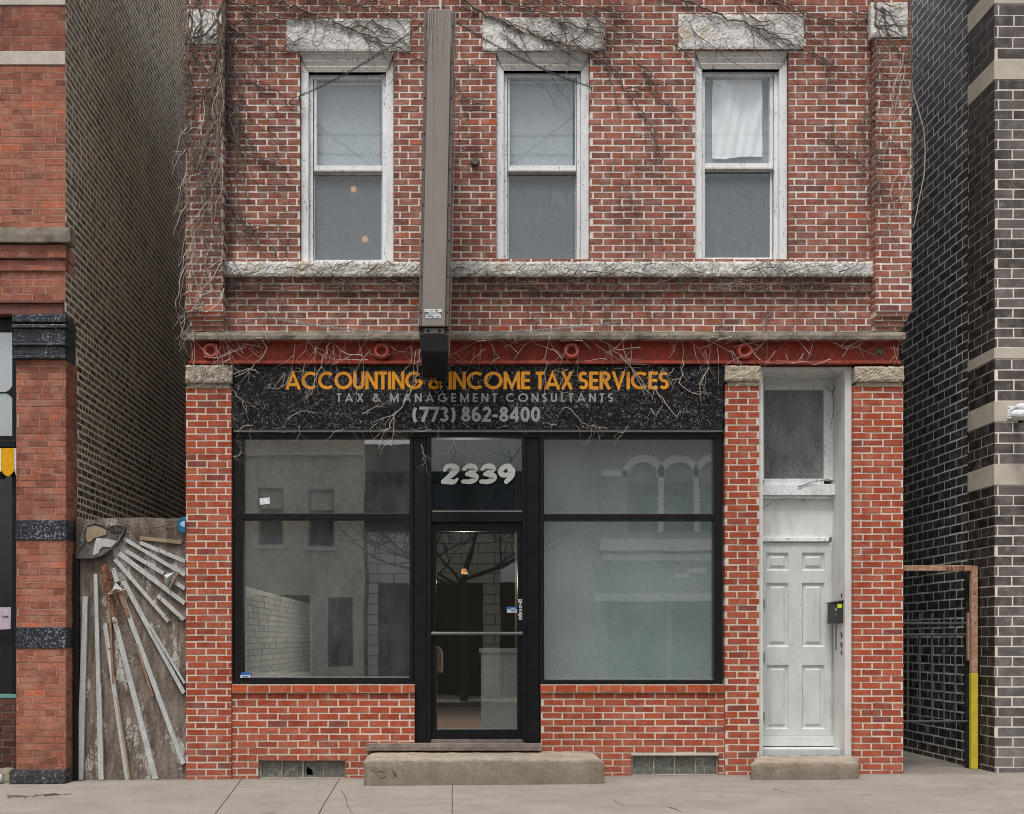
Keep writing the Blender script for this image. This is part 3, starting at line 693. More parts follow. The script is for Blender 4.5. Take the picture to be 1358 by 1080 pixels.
# the screen lets a little of the lit room through
s_ = N('insect_screen_mesh')
w_ = s_.noise(3.2, 2, .5, s_.mapped((1.0, 1, .45)), 1.4)
rp = s_.mix(s_.ramp(s_.noise(2.6, 3), [(.35, .1), (.7, 1)]), 1.0, s_.ramp(s_.math('FRACT', s_.math('MULTIPLY', w_, 13)), [(0, .82), (.5, 1.3), (1, .82)]))
df = s_.node('ShaderNodeBsdfDiffuse'); s_.link(s_.mix(1.0, (.125, .145, .16), rp, 'MULTIPLY'), df.inputs[0])
gl = s_.node('ShaderNodeBsdfGlossy'); gl.inputs['Roughness'].default_value = .06
tr = s_.node('ShaderNodeBsdfTransparent')
a_ = s_.node('ShaderNodeMixShader'); a_.inputs[0].default_value = .14; s_.link(df.outputs[0], a_.inputs[1]); s_.link(gl.outputs[0], a_.inputs[2])
b_ = s_.node('ShaderNodeMixShader'); b_.inputs[0].default_value = .22; s_.link(a_.outputs[0], b_.inputs[1]); s_.link(tr.outputs[0], b_.inputs[2])
s_.link(b_.outputs[0], s_.out.inputs[0]); m_screen_use = s_.m
geo3 = [upper_window(i) for i in range(3)]
# bed sheet pinned inside the third window
UL, UR, UT, UB = geo3[2][:4]
mb = MB(); nx, nz = 26, 30; rg = random.Random(4)
xa, xb, za, zb = X(945, .19), X(1010, .19), Z(209, .19), Z(105, .19)
for j in range(nz + 1):
    for i in range(nx + 1):
        t, q = i / nx, j / nz
        sag = .022 * math.sin(math.pi * t) * (1 - q)
        fold = .012 * math.sin(9 * t + 3 * q) + .016 * math.sin((t - .5) * 15 * (1.25 - q)) * q + .006 * math.sin(31 * t - 9 * q)
        mb.v.append((xa + (xb - xa) * t + (.015 * (1 - q) * (t - .35)), .192 + fold, za + (zb - za) * q - .012 * math.sin(5 * t + .5) * (1 - q) - sag * q * .4))
for j in range(nz):
    for i in range(nx):
        p = j * (nx + 1) + i; mb.face((p, p + 1, p + nx + 2, p + nx + 1))
tag(mb.build('window_cloth', m_cloth, smooth=True), 'white cloth pinned up behind the upper pane of the third window', 'cloth')
for px, py, lab in ((469, 251, 'small warm lamp glowing higher behind the screen of the first upper window'), (484, 317, 'small warm lamp glowing lower behind the screen of the first upper window')):
    t = thing('room_lamp', lab, 'lamp', (X(px, .2), .2, Z(py, .2)), 'warm lamps inside the upstairs room')
    c = (X(px, .205), .205, Z(py, .205)); mb = MB()
    mb.lathe(c, [(.0, -.010), (.016, -.013), (.027, -.006), (.030, .005), (.016, .011), (0, .013)], 14); mb.build('lamp_shade', emit_mat('warm_bulb', (1, .50, .20), 2.2), t, smooth=True)
    MB().tube([(c[0], c[1] + .01, c[2] + .01), (c[0], c[1] + .02, c[2] + .1)], .004, 5).build('lamp_arm', m_chain_dark, t)

# ------------------------------------------------------------------ shopfront
FX0, FX1, FT, FB = X(310), X(958), Z(573), Z(907)
mb = MB(); y0, y1 = .02, .16
def fbox(a, b, c, d, ya=y0, yb=y1): mb.box(X(a), X(b), ya, yb, Z(d), Z(c))
fbox(310, 958, 572.5, 580)
fbox(310, 322, 580.1, 907); fbox(948, 958, 580.1, 907)
fbox(543, 548, 580.1, 985, .018); fbox(548.1, 566, 580.1, 985, .034); fbox(566.1, 572, 580.1, 985, .018)
fbox(693, 698, 580.1, 985, .018); fbox(698.1, 716, 580.1, 985, .034); fbox(716.1, 722, 580.1, 985, .018)
fbox(322.1, 542.9, 680.5, 689); fbox(722.1, 947.9, 681.5, 690)
fbox(322.1, 542.9, 899, 907.5); fbox(722.1, 947.9, 902, 907.5)
fbox(572.1, 692.9, 678.5, 692, .03)
shop = mb.build('shopfront_frame', m_black, bld, bevel=.004)
def pane(name, a, b, c, d, Y, m, par=None):
    q = MB(); q.quad((X(a), Y, Z(d)), (X(b), Y, Z(d)), (X(b), Y, Z(c)), (X(a), Y, Z(c))); return q.build(name, m, par or shop)
pane('pane', 321, 544, 579, 681.5, .090, m_mirror); pane('pane', 321, 544, 688, 900, .088, m_mirror)
pane('pane', 721, 949, 579, 682.5, .090, m_mirror_fog); pane('pane', 721, 949, 689, 903, .088, m_mirror_fog)
pane('pane', 571, 694, 579, 679.5, .080, m_glass_num)
MB().box(X(310), X(958), -.012, .03, Z(573.2), Z(570.2)).build('sign_trim', m_trimline, shop)
# dull silver bead lines inside the frames
mb = MB()
for a, b, c, d in ((322, 543, 898, 899.6), (722, 948, 900.6, 902), (572, 693, 676.4, 678.4), (322, 543, 680.2, 681.2), (722, 948, 681.2, 682.2)): B(X(a) + .002, X(b) - .002, .055, .085, Z(d) + .001, Z(c)).build('glazing_bead', m_trimline, shop)
# aluminium and glass door
mb = MB(); Dx0, Dx1, Dz0, Dz1 = X(571.6), X(693.4), Z(982), Z(691.4)
ring_frame(mb, Dx0, Dx1, Dz0, Dz1, X(579) - Dx0, Dx1 - X(686.5), Dz1 - Z(704.5), Z(968) - Dz0, .06, .11)
door = mb.build('glass_door', m_black2, bld, bevel=.004)
pane('door_pane', 578, 687.5, 703.5, 969, .087, m_glass_door, door)
mb = MB(); zb = Z(840.3)
mb.tube([(Dx0 + .0, .035, zb), (Dx1 - .0, .035, zb)], .016, 10); mb.box(Dx0, Dx0 + .04, .035, .07, zb - .02, zb + .02); mb.box(Dx1 - .04, Dx1, .035, .07, zb - .02, zb + .02)
mb.build('push_bar', flat('dull_bar_metal', (.15, .145, .14), .5), door)
mb = MB(); mb.box(X(579), X(686.5), .072, .09, Z(969.8), Z(967.6)); mb.build('door_bead', m_trimline, door)
mb = MB(); mb.box(X(570), X(696), .02, .2, Z(986.5), Z(981.5)); mb.build('door_threshold', m_threshold, bld, bevel=.004)
# stickers on the door
mb = MB(); zz = lambda py: Z(py, .057); xx = lambda px: X(px, .057)
mb.prism([(xx(687.2), zz(795)), (xx(693.6), zz(795)), (xx(693.6), zz(798)), (xx(691), zz(800.5)), (xx(690.4), zz(802)), (xx(689.2), zz(802)), (xx(689), zz(799.5)), (xx(687.2), zz(798.5))], .0575, .0595)
mb.box(xx(688.6), xx(692), .0575, .0595, zz(806.6), zz(803.2)); mb.box(xx(688.8), xx(692), .0575, .0595, zz(811), zz(807.8))
mb.prism([(xx(687), zz(816.8)), (xx(693.4), zz(816.8)), (xx(693), zz(814.4)), (xx(691.6), zz(813.4)), (xx(691.2), zz(812)), (xx(689), zz(812)), (xx(688.6), zz(813.6)), (xx(687.2), zz(814.4))], .0575, .0595)
mb.lathe((xx(690.4), .0595, zz(820)), [(0, -.002), (.021, -.002), (.021, 0)], 14)
mb.cur = 1
for a, b, c, d in ((688.6, 692.4, 796.6, 797.4), (689.8, 690.8, 804, 805.6), (690, 691, 808.8, 809.8), (688.6, 692, 815, 815.7)): mb.box(xx(a), xx(b), .0562, .0572, zz(d), zz(c))
mb.lathe((xx(690.4), .0572, zz(820)), [(.012, -.001), (.007, -.001)], 14)
mb.build('emblem_decals', [m_paper, m_ink], door)
mb = MB(); mb.box(X(672), X(687), .083, .085, Z(808.2), Z(804.6)); mb.cur = 1; mb.box(X(673), X(687), .083, .085, Z(812.4), Z(808.3))
mb.cur = 2; mb.prism([(X(674), Z(811)), (X(676.2), Z(811)), (X(675), Z(806))], .0815, .0825); mb.box(X(677.5), X(684), .0815, .0825, Z(807.3), Z(806)); mb.cur = 0; mb.box(X(678), X(684), .0815, .0825, Z(810.6), Z(809.2))
mb.build('alarm_sticker', [m_blue, m_paper, m_paleblue], door)
mb = MB(); mb.box(X(319.5), X(331), .010, .0175, Z(895.6), Z(892)); mb.cur = 1; mb.box(X(318.5), X(331.5), .010, .0175, Z(899), Z(895.7))
mb.cur = 0; mb.box(X(321), X(329.5), .0075, .0095, Z(898.2), Z(896.8)); mb.build('window_sticker', [m_blue, m_paper], shop)
mb = MB(); mb.quad((X(343), .082, Z(668.5)), (X(356.5), .082, Z(667)), (X(356), .082, Z(658.5)), (X(342.5), .082, Z(660)))
tag(mb.build('paper_note', m_paper), 'small white paper note stuck on the upper pane of the shop window', 'note')
# street number: fat rounded numerals
def fat(mb, ox, oz, k, pts):
    st = lambda x, z: (ox + (x + .13 * z) * k, oz + z * k)
    out = []
    for i in range(len(pts) - 1):                # smooth the spine
        p = [pts[max(0, i - 1)], pts[i], pts[i + 1], pts[min(len(pts) - 1, i + 2)]]
        for q in range(5):
            t = q / 5
            out.append(tuple(.5 * (2 * p[1][c] + (p[2][c] - p[0][c]) * t + (2 * p[0][c] - 5 * p[1][c] + 4 * p[2][c] - p[3][c]) * t * t + (3 * p[1][c] - p[0][c] - 3 * p[2][c] + p[3][c]) * t ** 3) for c in range(3)))
    out.append(pts[-1])
    stroke(mb, [(a, b) for a, b, w in out], 0, fat.y, st, [w * 1.12 for a, b, w in out]); fat.y -= .0005
    for e in (out[0], out[-1]):
        mb.v.extend((*st(e[0], e[1]),) for _ in ()); c = len(mb.v)
        for q in range(14):
            x, z = st(e[0] + e[2] * .56 * math.cos(q * math.pi / 7), e[1] + e[2] * .56 * math.sin(q * math.pi / 7)); mb.v.append((x, fat.y, z))
        mb.face(range(c, c + 14)); fat.y -= .0005
fat.y = .072
D2 = [[(.12, .70, .17), (.22, .86, .20), (.45, .90, .22), (.64, .74, .36), (.56, .54, .30), (.34, .32, .22), (.12, .13, .17)], [(.12, .12, .20), (.40, .13, .26), (.66, .10, .20), (.80, .24, .12)]]
D3 = [[(.12, .74, .17), (.26, .87, .20), (.46, .88, .24), (.60, .74, .32), (.50, .60, .22), (.28, .50, .16)], [(.28, .49, .18), (.54, .46, .26), (.70, .30, .34), (.52, .12, .22), (.14, .12, .18)]]
D9 = [[(.62, .66, .30), (.46, .88, .22), (.20, .80, .24), (.10, .60, .24), (.26, .44, .22), (.5, .48, .2), (.64, .66, .30)], [(.68, .66, .26), (.66, .38, .26), (.46, .12, .22)]]
mb = MB(); k = .205
for ox, dg in ((584, D2), (610, D3), (634, D3), (659, D9)):
    for pl in dg: fat(mb, X(ox, .07), Z(642, .07), k, pl)
mb.build('street_number', m_number, shop)

# ------------------------------------------------------------------ interior of the shop
RX0, RX1 = -2.12, 4.3
mb = MB(); sheet(mb, RX0 - .2, 3.1, .165, 7.5, lambda x, y: .36); mb.build('shop_floor', m_floor_in, bld)
mb = MB(); bricks(mb, (.17, 7.5), (.36, 1.98), side_plus(RX0), course=.0677, joint=.012, proud=.012, seed=130, thick=.1, deep=.03, irregular=.1)
mb.build('painted_side_wall', m_white_brick, bld, tint=True); B(RX0 - .15, RX0 - .01, .17, 7.5, 1.985, 3.9).build('upper_side_wall', m_room, bld)
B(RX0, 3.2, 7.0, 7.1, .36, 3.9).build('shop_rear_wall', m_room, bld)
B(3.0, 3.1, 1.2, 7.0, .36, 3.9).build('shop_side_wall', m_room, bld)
B(X(722, .55), 3.0, .55, .60, .37, 3.9).build('window_partition', m_partition, bld)
mb = MB(); mb.box(.40, X(724, 1.15), 1.15, 1.2, .37, Z(866, 1.15)); mb.box(.38, X(724, 1.15), 1.12, 1.23, Z(866, 1.15), Z(860, 1.15)); mb.build('half_wall', m_partition, bld, bevel=.005)
B(2.86, 2.99, .17, .54, .37, 3.9).build('window_reveal', m_partition, bld)
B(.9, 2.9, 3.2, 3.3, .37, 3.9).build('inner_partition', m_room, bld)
lt = thing('pendant_lamp', 'orange glowing pendant lamp inside the shop, seen through the door glass', 'lamp', (X(615, 3), 3, 3.9))
c = (X(615.5, 3), 3.0, Z(758, 3)); mb = MB()
mb.lathe(c, [(.014, .034), (.031, .031), (.037, .008), (.037, -.022), (.028, -.034), (.009, -.036)], 12, 'z'); mb.build('lamp_shade', emit_mat('orange_glow', (1, .38, .10), 1.5), lt, smooth=True)
MB().tube([(c[0], c[1], c[2] + .032), (c[0], c[1], 3.9)], .006, 6).build('cord', m_wire, lt)
pl = bpy.data.lights.new('pendant_glow', 'POINT'); pl.energy = 95; pl.color = (1, .86, .70); pl.shadow_soft_size = .06
po = bpy.data.objects.new('pendant_glow', pl); COL.objects.link(po); po.location = (c[0], c[1], c[2] - .12)
mb = MB()
for q in range(8):
    an = q * math.pi / 4; mb.tube([(c[0] + .039 * math.cos(an), c[1] + .039 * math.sin(an), c[2] - .027), (c[0] + .039 * math.cos(an), c[1] + .039 * math.sin(an), c[2] + .030)], .004, 4)
mb.build('cage', m_rim, lt)
t = thing('leaning_board', 'tan board with a pale rounded rim leaning inside the shop door', 'board', (X(581, .5), .5, .36))
mb = MB(); p = [(X(578, .5), Z(893, .5)), (X(585, .5), Z(892, .5)), (X(586.5, .5), Z(888, .5)), (X(586.5, .5), Z(866, .5)), (X(584, .5), Z(860, .5)), (X(578, .5), Z(858, .5))]
mb.prism(p, .5, .53); mb.box(X(574, .5), X(580, .5), .505, .525, .36, Z(893, .5)); mb.build('board', m_tan, t)
MB().tube([(x, .5, z) for x, z in p[1:]], .009, 6).build('rim', m_paper, t)

# ------------------------------------------------------------------ side entrance
mb = MB(); Y = .40
mb.box(X(1006.2), X(1013), .035, .52, ground_z(3.2) + .16, Z(490)); mb.box(X(1122), X(1131), .035, .52, ground_z(4.1) + .16, Z(490))
mb.box(X(1006.2), X(1131), .03, .52, Z(490), Z(485.5))
ent = mb.build('entrance_surround', m_jamb, bld, bevel=.004)
def E(a, b, c, d, ya, yb): return (X(a, ya), X(b, ya), ya, yb, Z(d, ya), Z(c, ya))
mb = MB(); x0, x1 = X(1013) + .001, X(1122) - .001
mb.box(x0, X(1011, Y) + .02, Y, .5, Z(637, Y), Z(490) - .001); mb.box(X(1093, Y), x1, Y, .5, Z(637, Y), Z(490) - .001)
mb.box(X(1011, Y) + .021, X(1093, Y) - .001, Y, .5, Z(517, Y), Z(490) - .001); mb.box(X(1011, Y) + .021, X(1093, Y) - .001, Y, .5, Z(643, Y), Z(635, Y))
tf = mb.build('transom_frame', m_frame_white, ent, bevel=.004)
q = MB(); q.quad((X(1008, .43), .43, Z(637, .43)), (X(1094, .43), .43, Z(637, .43)), (X(1094, .43), .43, Z(515, .43)), (X(1008, .43), .43, Z(515, .43))); q.build('transom_pane', m_glass_dusty, tf)
mb = MB(); mb.box(x0, x1, .34, .5, Z(657, .34), Z(642, .34)); mb.box(x0, x1, .37, .5, Z(661, .37), Z(657, .34) - .001)
mb.box(x0, X(1100, .38), .375, .5, Z(718.5, .38), Z(713, .38)); mb.build('transom_bar', m_frame_white, ent, bevel=.006)
mb = MB(); mb.box(x0, X(1104, .42), .42, .5, Z(713, .42), Z(661, .42)); mb.box(X(1104, Y) + .001, x1, .41, .5, ground_z(4) + .16, Z(661, .42)); mb.build('transom_panel', m_jamb, ent, bevel=.004)
holes = []
for a, b in ((1016, 1046), (1063.5, 1094)):
    for c, d in ((733, 757), (773, 858), (882, 967)): holes.append((X(a, Y), X(b, Y), Z(d, Y), Z(c, Y)))
mb = MB(); mb.slab((x0 + .004, X(1103, Y)), (Z(976, Y), Z(719.5, Y)), holes, 0, -.09, front(Y))
for h in holes:
    a, b, c, d = h; i1, i2, i3 = .014, .03, .055
    def rg_(o): return [(a + o, c + o), (b - o, c + o), (b - o, d - o), (a + o, d - o)]
    lv = [(rg_(0), Y), (rg_(i1), Y + .020), (rg_(i2), Y + .020), (rg_(i3 if b - a > .15 and d - c > .15 else .045), Y + .006)]
    for (pa, ya), (pb, yb) in zip(lv[:-1], lv[1:]):
        for q in range(4):
            p0, p1, p2, p3 = pa[q], pa[(q + 1) % 4], pb[(q + 1) % 4], pb[q]
            mb.quad((p0[0], ya, p0[1]), (p1[0], ya, p1[1]), (p2[0], yb, p2[1]), (p3[0], yb, p3[1]))
    pf, yf = lv[-1]; mb.quad(*[(p[0], yf, p[1]) for p in pf])
ed = mb.build('panelled_door', m_door_white, bld)
mb = MB()
for zq in (Z(800, Y), Z(872, Y), Z(950, Y)): mb.tube([(X(1013.5, Y), Y - .012, zq - .045), (X(1013.5, Y), Y - .012, zq + .045)], .009, 8)
mb.build('hinge', m_steel, ed)
mb = MB(); mb.box(x0, x1, .37, .5, Z(990, .37), Z(977, .37)); mb.box(x0, x1, .16, .5, ground_z(3.4) + .17, Z(991, .37)); mb.build('door_sill', m_door_white, ent, bevel=.006)
# letter box on the jamb, facing the doorway
xr = X(1122); t = thing('mailbox', 'dark grey wall mailbox with a lime sticker on the white door jamb', 'mailbox', (xr, .2, Z(812, .2)))
zt, zbm = Z(799, .2), Z(827, .2)
mb = MB(); mb.prism([(xr - .085, zbm), (xr - .001, zbm), (xr - .001, zt), (xr - .085, zt - .012)], .08, .33); mb.build('body', m_mail, t, bevel=.006)
mb = MB(); mb.prism([(xr - .10, zt - .012), (xr - .10, zt - .002), (xr - .001, zt + .02), (xr - .001, zt + .002)], .07, .34); mb.build('lid', m_mail, t, bevel=.003)
mb = MB(); mb.box(xr - .062, xr - .018, .0765, .0785, zt - .062, zt - .020); mb.build('sticker', m_lime, t)
mb = MB(); mb.box(xr - .082, xr - .068, .0765, .0785, zt - .09, zt - .065); mb.box(xr - .08, xr - .072, .0765, .0785, zt - .13, zt - .118); mb.build('name_label', m_steel, t)
mb = MB()
for q in range(2): mb.tube([(xr - .03 - .03 * q, .2, zbm), (xr - .035 - .03 * q, .19, zbm - .02), (xr - .025 - .03 * q, .18, zbm - .03)], .004, 5)
mb.build('paper_hook', m_steel, t)
mb = MB(); mb.tube([(xr - .004, .30, zbm - .01), (xr - .004, .305, zbm - .14), (xr - .004, .30, zbm - .27)], .005, 5)
rg = random.Random(8)
for py, r in ((843, .03), (856, .034), (866, .025), (790, .02)):      # scribbled tags and drips on the jamb
    pts = []
    for q in range(9): pts.append((xr - .003, .13 + r * .8 * math.cos(q * .9 + py) , Z(py, .13) + r * math.sin(q * 1.3)))
    mb.tube(pts, .0035, 4)
mb.build('scribble', m_ink, ent)

# ------------------------------------------------------------------ steps
def step(name, label, x0, x1, yf, z0, h, seed, back=None):
    t = thing(name, label, 'step', ((x0 + x1) / 2, yf / 2, z0)); rg = random.Random(seed)
    mb = MB(); nx = max(10, int((x1 - x0) / .05)); r = .034
    prof = [(0.0, h + .012)] + [(yf * q / 6, h + .012 - .018 * q / 6) for q in range(1, 6)] + [(yf + r - r * math.sin(a * math.pi / 8), h - r + r * math.cos(a * math.pi / 8)) for a in range(5)] + [(yf - .006, h * .5), (yf - .004, h * .25), (yf, -.03)]
    m = len(prof)
    for i in range(nx + 1):
        t_ = i / nx; e = 0.0
        for p, (y, z) in enumerate(prof):
            ex = .05 * (1 - min(1, min(t_, 1 - t_) * (x1 - x0) / .10)) ** 2
            y2 = y + (ex * .9 if y < yf * .6 else 0); z2 = z - (ex * .6 if z > h * .3 else 0)
            xa, xb = (x0, x1) if not back else (back[0] + (x0 - back[0]) * min(1, y / yf), back[1] + (x1 - back[1]) * min(1, y / yf))
            mb.v.append((xa + (xb - xa) * t_ + rg.uniform(-.002, .002), y2 + rg.uniform(-.004, .004), z0 + z2 + rg.uniform(-.004, .004)))
    for i in range(nx):
        for p in range(m - 1): mb.face((i * m + p, i * m + p + 1, (i + 1) * m + p + 1, (i + 1) * m + p))
    for e in (0, nx): mb.face([e * m + p for p in range(m)] + [len(mb.v) + e * 0]) if False else None
    for e, xq in ((0, back[0] if back else x0), (nx, back[1] if back else x1)):
        b = len(mb.v); mb.v.append((xq, 0.0, z0 - .03)); mb.face([e * m + p for p in range(m)] + [b])
    mb.build('slab', m_concrete_step, t, smooth=True)
    return t
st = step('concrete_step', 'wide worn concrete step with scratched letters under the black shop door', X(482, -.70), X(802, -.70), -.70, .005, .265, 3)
mb = MB()                                        # scratched graffiti on the riser
def gx(z): return X(480 + z / 13.58, -.72)
def gzv(z): return Z(980 + z / 13.58, -.72)
for pl in ([(190, 560), (240, 620), (300, 700), (310, 740)], [(270, 600), (370, 590), (440, 630), (420, 690), (340, 720), (290, 715)], [(430, 560), (500, 640), (560, 720)], [(480, 570), (600, 700), (560, 590), (640, 700)],
           [(540, 560), (610, 640), (650, 720), (700, 715), (740, 690)], [(860, 570), (790, 650), (730, 690)], [(720, 580), (800, 650), (860, 690)], [(490, 715), (520, 690), (560, 710)]):
    mb.tube([(gx(a), -.7025, gzv(b)) for a, b in pl], .0045, 4)
mb.build('scratched_letters', m_ink, st)
mb = MB(); rg = random.Random(2)
rough_slab(mb, X(486, -.10), X(718, -.10), -.12, .0, Z(995.5, -.1), Z(986.5, -.1), .004, .05, 77); mb.build('stone_nosing', m_threshold, st)
step('concrete_step', 'short concrete doorstep under the white panelled door', X(997, -.5), X(1140.5, -.5), -.5, ground_z(3.4) - .012, .19, 6, (X(1001), X(1139)))
# ------------------------------------------------------------------ fascia sign
sg = thing('fascia_sign', 'long black fascia sign with orange and grey lettering above the shop windows', 'sign', (X(633), -.02, Z(528)))
MB().box(X(308.5), X(958.5), -.025, .03, Z(570), Z(486)).build('panel', m_sign_black, sg, bevel=.003)
YS = -.0275
mb = MB(); h1 = (516.6 - 493.0) / F * (YS - CAMY)
for w, a, b in (('ACCOUNTING', 378.5, 561), ('&', 568, 587), ('INCOME', 595, 703.5), ('TAX', 710.5, 760), ('SERVICES', 767, 887)):
    words(MB(), w, X(a, YS), X(b, YS), Z(516.6, YS), h1, .175, .045, YS).build('orange_lettering', m_orange, sg)
mb = MB(); h2 = 11.6 / F * (YS - CAMY)
for w, a, b in (('TAX', 446.5, 482), ('&', 494, 504.5), ('MANAGEMENT', 517, 659), ('CONSULTANTS', 671, 813)):
    words(MB(), w, X(a, YS), X(b, YS), Z(533.4, YS), h2, .17, .38, YS).build('grey_lettering', m_greylet, sg)
mb = MB(); h3 = 20 / F * (YS - CAMY)
for w, a, b in (('(773)', 547, 604), ('862-8400', 611.5, 716.5)):
    words(MB(), w, X(a, YS), X(b, YS), Z(559.6, YS), h3, .19, .07, YS).build('phone_lettering', m_greylet, sg)

# ------------------------------------------------------------------ projecting blade sign seen edge on
bs = thing('blade_sign', 'tall taupe metal box sign projecting edge on from the brick wall', 'sign', (-.09, -1.1, 4.1))
YF = -2.1; zb_, zt_ = Z(432.5, YF), Z(12, YF); cx0 = X(575, YF); tilt = (X(583.5, YF) - cx0) / (zt_ - zb_); hw = (X(595, YF) - X(555, YF)) / 2
def lean(mb):
    mb.v = [(x + cx0 + (z - zb_) * tilt, y, z) for x, y, z in mb.v]; return mb
e = .030
lean(MB().box(-hw + e, hw - e, YF, -.14, zb_, zt_)).build('casing', m_signgrey, bs, bevel=.004)
for s in (-1, 1):
    mb = MB(); xa, xb = (hw - e + .0005, hw) if s > 0 else (-hw, -hw + e - .0005)
    mb.box(xa, xb, YF + .02, -.14, zb_ + .003, zt_ - .02); lean(mb).build('retainer', m_signedge, bs, bevel=.003)  # darker brown edge; the shading of angled faces is put into its colour
    mb = MB()
    for q in range(9): mb.lathe(((xa + xb) / 2, YF + .02, zb_ + .12 + q * .3), [(0, -.006), (.006, -.005), (.007, 0)], 8)
    lean(mb).build('bolts', m_under, bs)
lean(MB().box(-hw + .006, hw - .006, YF + .03, -.14, zb_ - .012, zb_ - .001)).build('underside', m_under, bs)
mb = MB(); mb.box(-.075, .085, YF + .031, YF + .05, zb_ - .05, zb_ - .0125); mb.cur = 1
for q in (-.045, .05): mb.lathe((q, YF + .031, zb_ - .032), [(0, -.006), (.012, -.005), (.013, 0)], 8)
lean(mb).build('bracket', [m_signgrey, m_under], bs)
mb = MB(); yq = YF - .003                           # worn union-style sticker: pale bars with an arch
def sx(z): return X(555 + z / 27, yq)
def sz(z): return Z(400 + z / 27, yq)
mb.box(sx(205), sx(830), yq, YF - .0005, sz(380), sz(275)); mb.prism([(sx(250), sz(600)), (sx(270), sz(500)), (sx(380), sz(390)), (sx(560), sz(395)), (sx(760), sz(410)), (sx(740), sz(460)), (sx(810), sz(520)), (sx(790), sz(600))], yq, YF - .0005)
mb.cur = 1
for a, b, c, d in ((300, 700, 435, 452), (330, 420, 520, 545), (440, 560, 530, 565), (610, 760, 535, 560), (430, 540, 325, 340), (600, 690, 300, 345), (230, 275, 305, 345)): mb.box(sx(a), sx(b), yq - .0015, yq - .0003, sz(d), sz(c))
mb.cur = 2; mb.box(sx(310), sx(500), yq - .0012, yq - .0002, sz(500), sz(465))
mb.build('sticker', [m_paper, m_rim, m_paleblue], bs)
# tube added for the pale edge line down the side and the wall arms that carry the box
mb = MB(); xw = hw + .012
mb.tube([(xw + .004, -1.98, zt_ - .5), (xw, -1.98, zb_ + .35), (xw - .004, -1.96, zb_), (xw - .002, -1.6, zb_ - .12)], .006, 6); lean(mb).build('edge_line', m_vine_pale, bs)
mb = MB()
for zz in (zb_ + .35, zt_ - .45): mb.box(-.05, .05, -.145, .0, zz - .06, zz + .06)
lean(mb).build('wall_arm', m_signedge, bs)
mb = MB(); mb.tube([(.0, -1.95, zt_ + .0), (.0, -1.9, zt_ + .06), (0, -.02, 8.6)], .008, 6); lean(mb).build('stay_cable', m_steel, bs)

def chain(label, p, q, sag, mat):
    p, q = Vector(p), Vector(q); L = (q - p).length; n = int(L / .044); mb = MB(); pts = []
    for i in range(n + 1):
        t = i / n; v = p.lerp(q, t); v.z -= sag * 4 * t * (1 - t); pts.append(v)
    for i in range(n):
        c = (pts[i] + pts[i + 1]) / 2; d = (pts[i + 1] - pts[i]).normalized()
        up = Vector((0, 0, 1)); s = d.cross(up).normalized(); u = s.cross(d)
        if i % 2: s, u = u, s
        ring = [c + d * (.031 * math.cos(k * math.pi / 5)) + s * (.0115 * math.sin(k * math.pi / 5)) for k in range(11)]
        mb.tube(ring, .0030, 4, cap=False)
    mb.tube([q, q + Vector((0, .12, 0))], .008, 6)
    return tag(mb.build('guy_chain', mat), label, 'chain', 'guy chains of the projecting sign')
tx = cx0 + (zt_ - zb_) * tilt
chain('dark guy chain running from sign top over the first upper window', (tx - hw, YF + .15, zt_ - .03), (X(397), -.05, Z(131)), .05, m_chain_dark)
chain('dark guy chain running from sign top over the middle upper window', (tx + hw, YF + .15, zt_ - .03), (X(784), -.05, Z(119)), .05, m_chain_dark)
chain('pale guy chain from sign bottom to the wall below the first window', (cx0 - .06, YF + .06, zb_ - .045), (X(372), -.05, Z(426)), .03, m_steel)
chain('pale guy chain from sign bottom to the wall below the middle window', (cx0 + .06, YF + .06, zb_ - .045), (X(820), -.05, Z(429)), .03, m_steel)
mb = MB(); c = (X(630), -.006, Z(216)); mb.lathe(c, [(0, -.03), (.03, -.028), (.045, -.01), (.05, 0)], 9); mb.tube([(c[0], -.02, c[2] + .02), (c[0] + .004, -.03, c[2] + .09)], .012, 6)
tag(mb.build('wall_anchor', m_vine), 'small dark rusted anchor plate on the brick beside the middle window', 'anchor')

# ------------------------------------------------------------------ neighbour with the pressed brick front
YL = -.22; xl = X(87, YL)
lb = thing('corner_brick_building', 'neighbouring building with pressed red brick front and dark brick gangway wall', 'building', (xl - 1, YL, 0))
fz = lambda py: Z(py, YL); fx = lambda px: X(px, YL)
mb = MB()
for z0, z1, sd in ((fz(400), fz(360), 1), (fz(305), fz(87), 2), (fz(68), fz(8), 3), (fz(-14), 12.0, 4)):
    bricks(mb, (fx(-90), xl - .001), (z0, z1), front(YL), course=.0705, blen=.215, joint=.010, proud=.002, seed=200 + sd, thick=.3, irregular=0)
bricks(mb, (fx(-90), xl + .02), (fz(344), fz(327)), front(YL - .05), course=.06, joint=.008, seed=206, thick=.3)
bricks(mb, (fx(-90), xl + .01), (fz(360), fz(346)), front(YL - .02), course=.05, joint=.008, seed=207, thick=.3)
mb.build('front_wall', m_pressed, lb, tint=True)
for c, d in ((68.5, 86.5), (-13.5, 7.5)): B(fx(-90), xl - .002, YL - .012, YL + .2, fz(d), fz(c)).build('stone_band', m_band_grey, lb, bevel=.004)
mb = MB(); rough_slab(mb, fx(-90), fx(97), YL - .10, YL + .1, fz(325), fz(306), .006, .06, 210); mb.build('stone_string_course', m_ledge_dirty, lb)
mb = MB(); mb.box(fx(-90), xl - .01, YL - .06, YL + .2, fz(404), fz(400)); mb.box(fx(-90), xl - .012, YL - .035, YL + .2, fz(418), fz(404.2)); mb.build('brown_fascia', plain('brown_metal_fascia', (.20, .075, .055), (.14, .055, .042), 8, .7, .2), lb, bevel=.004)
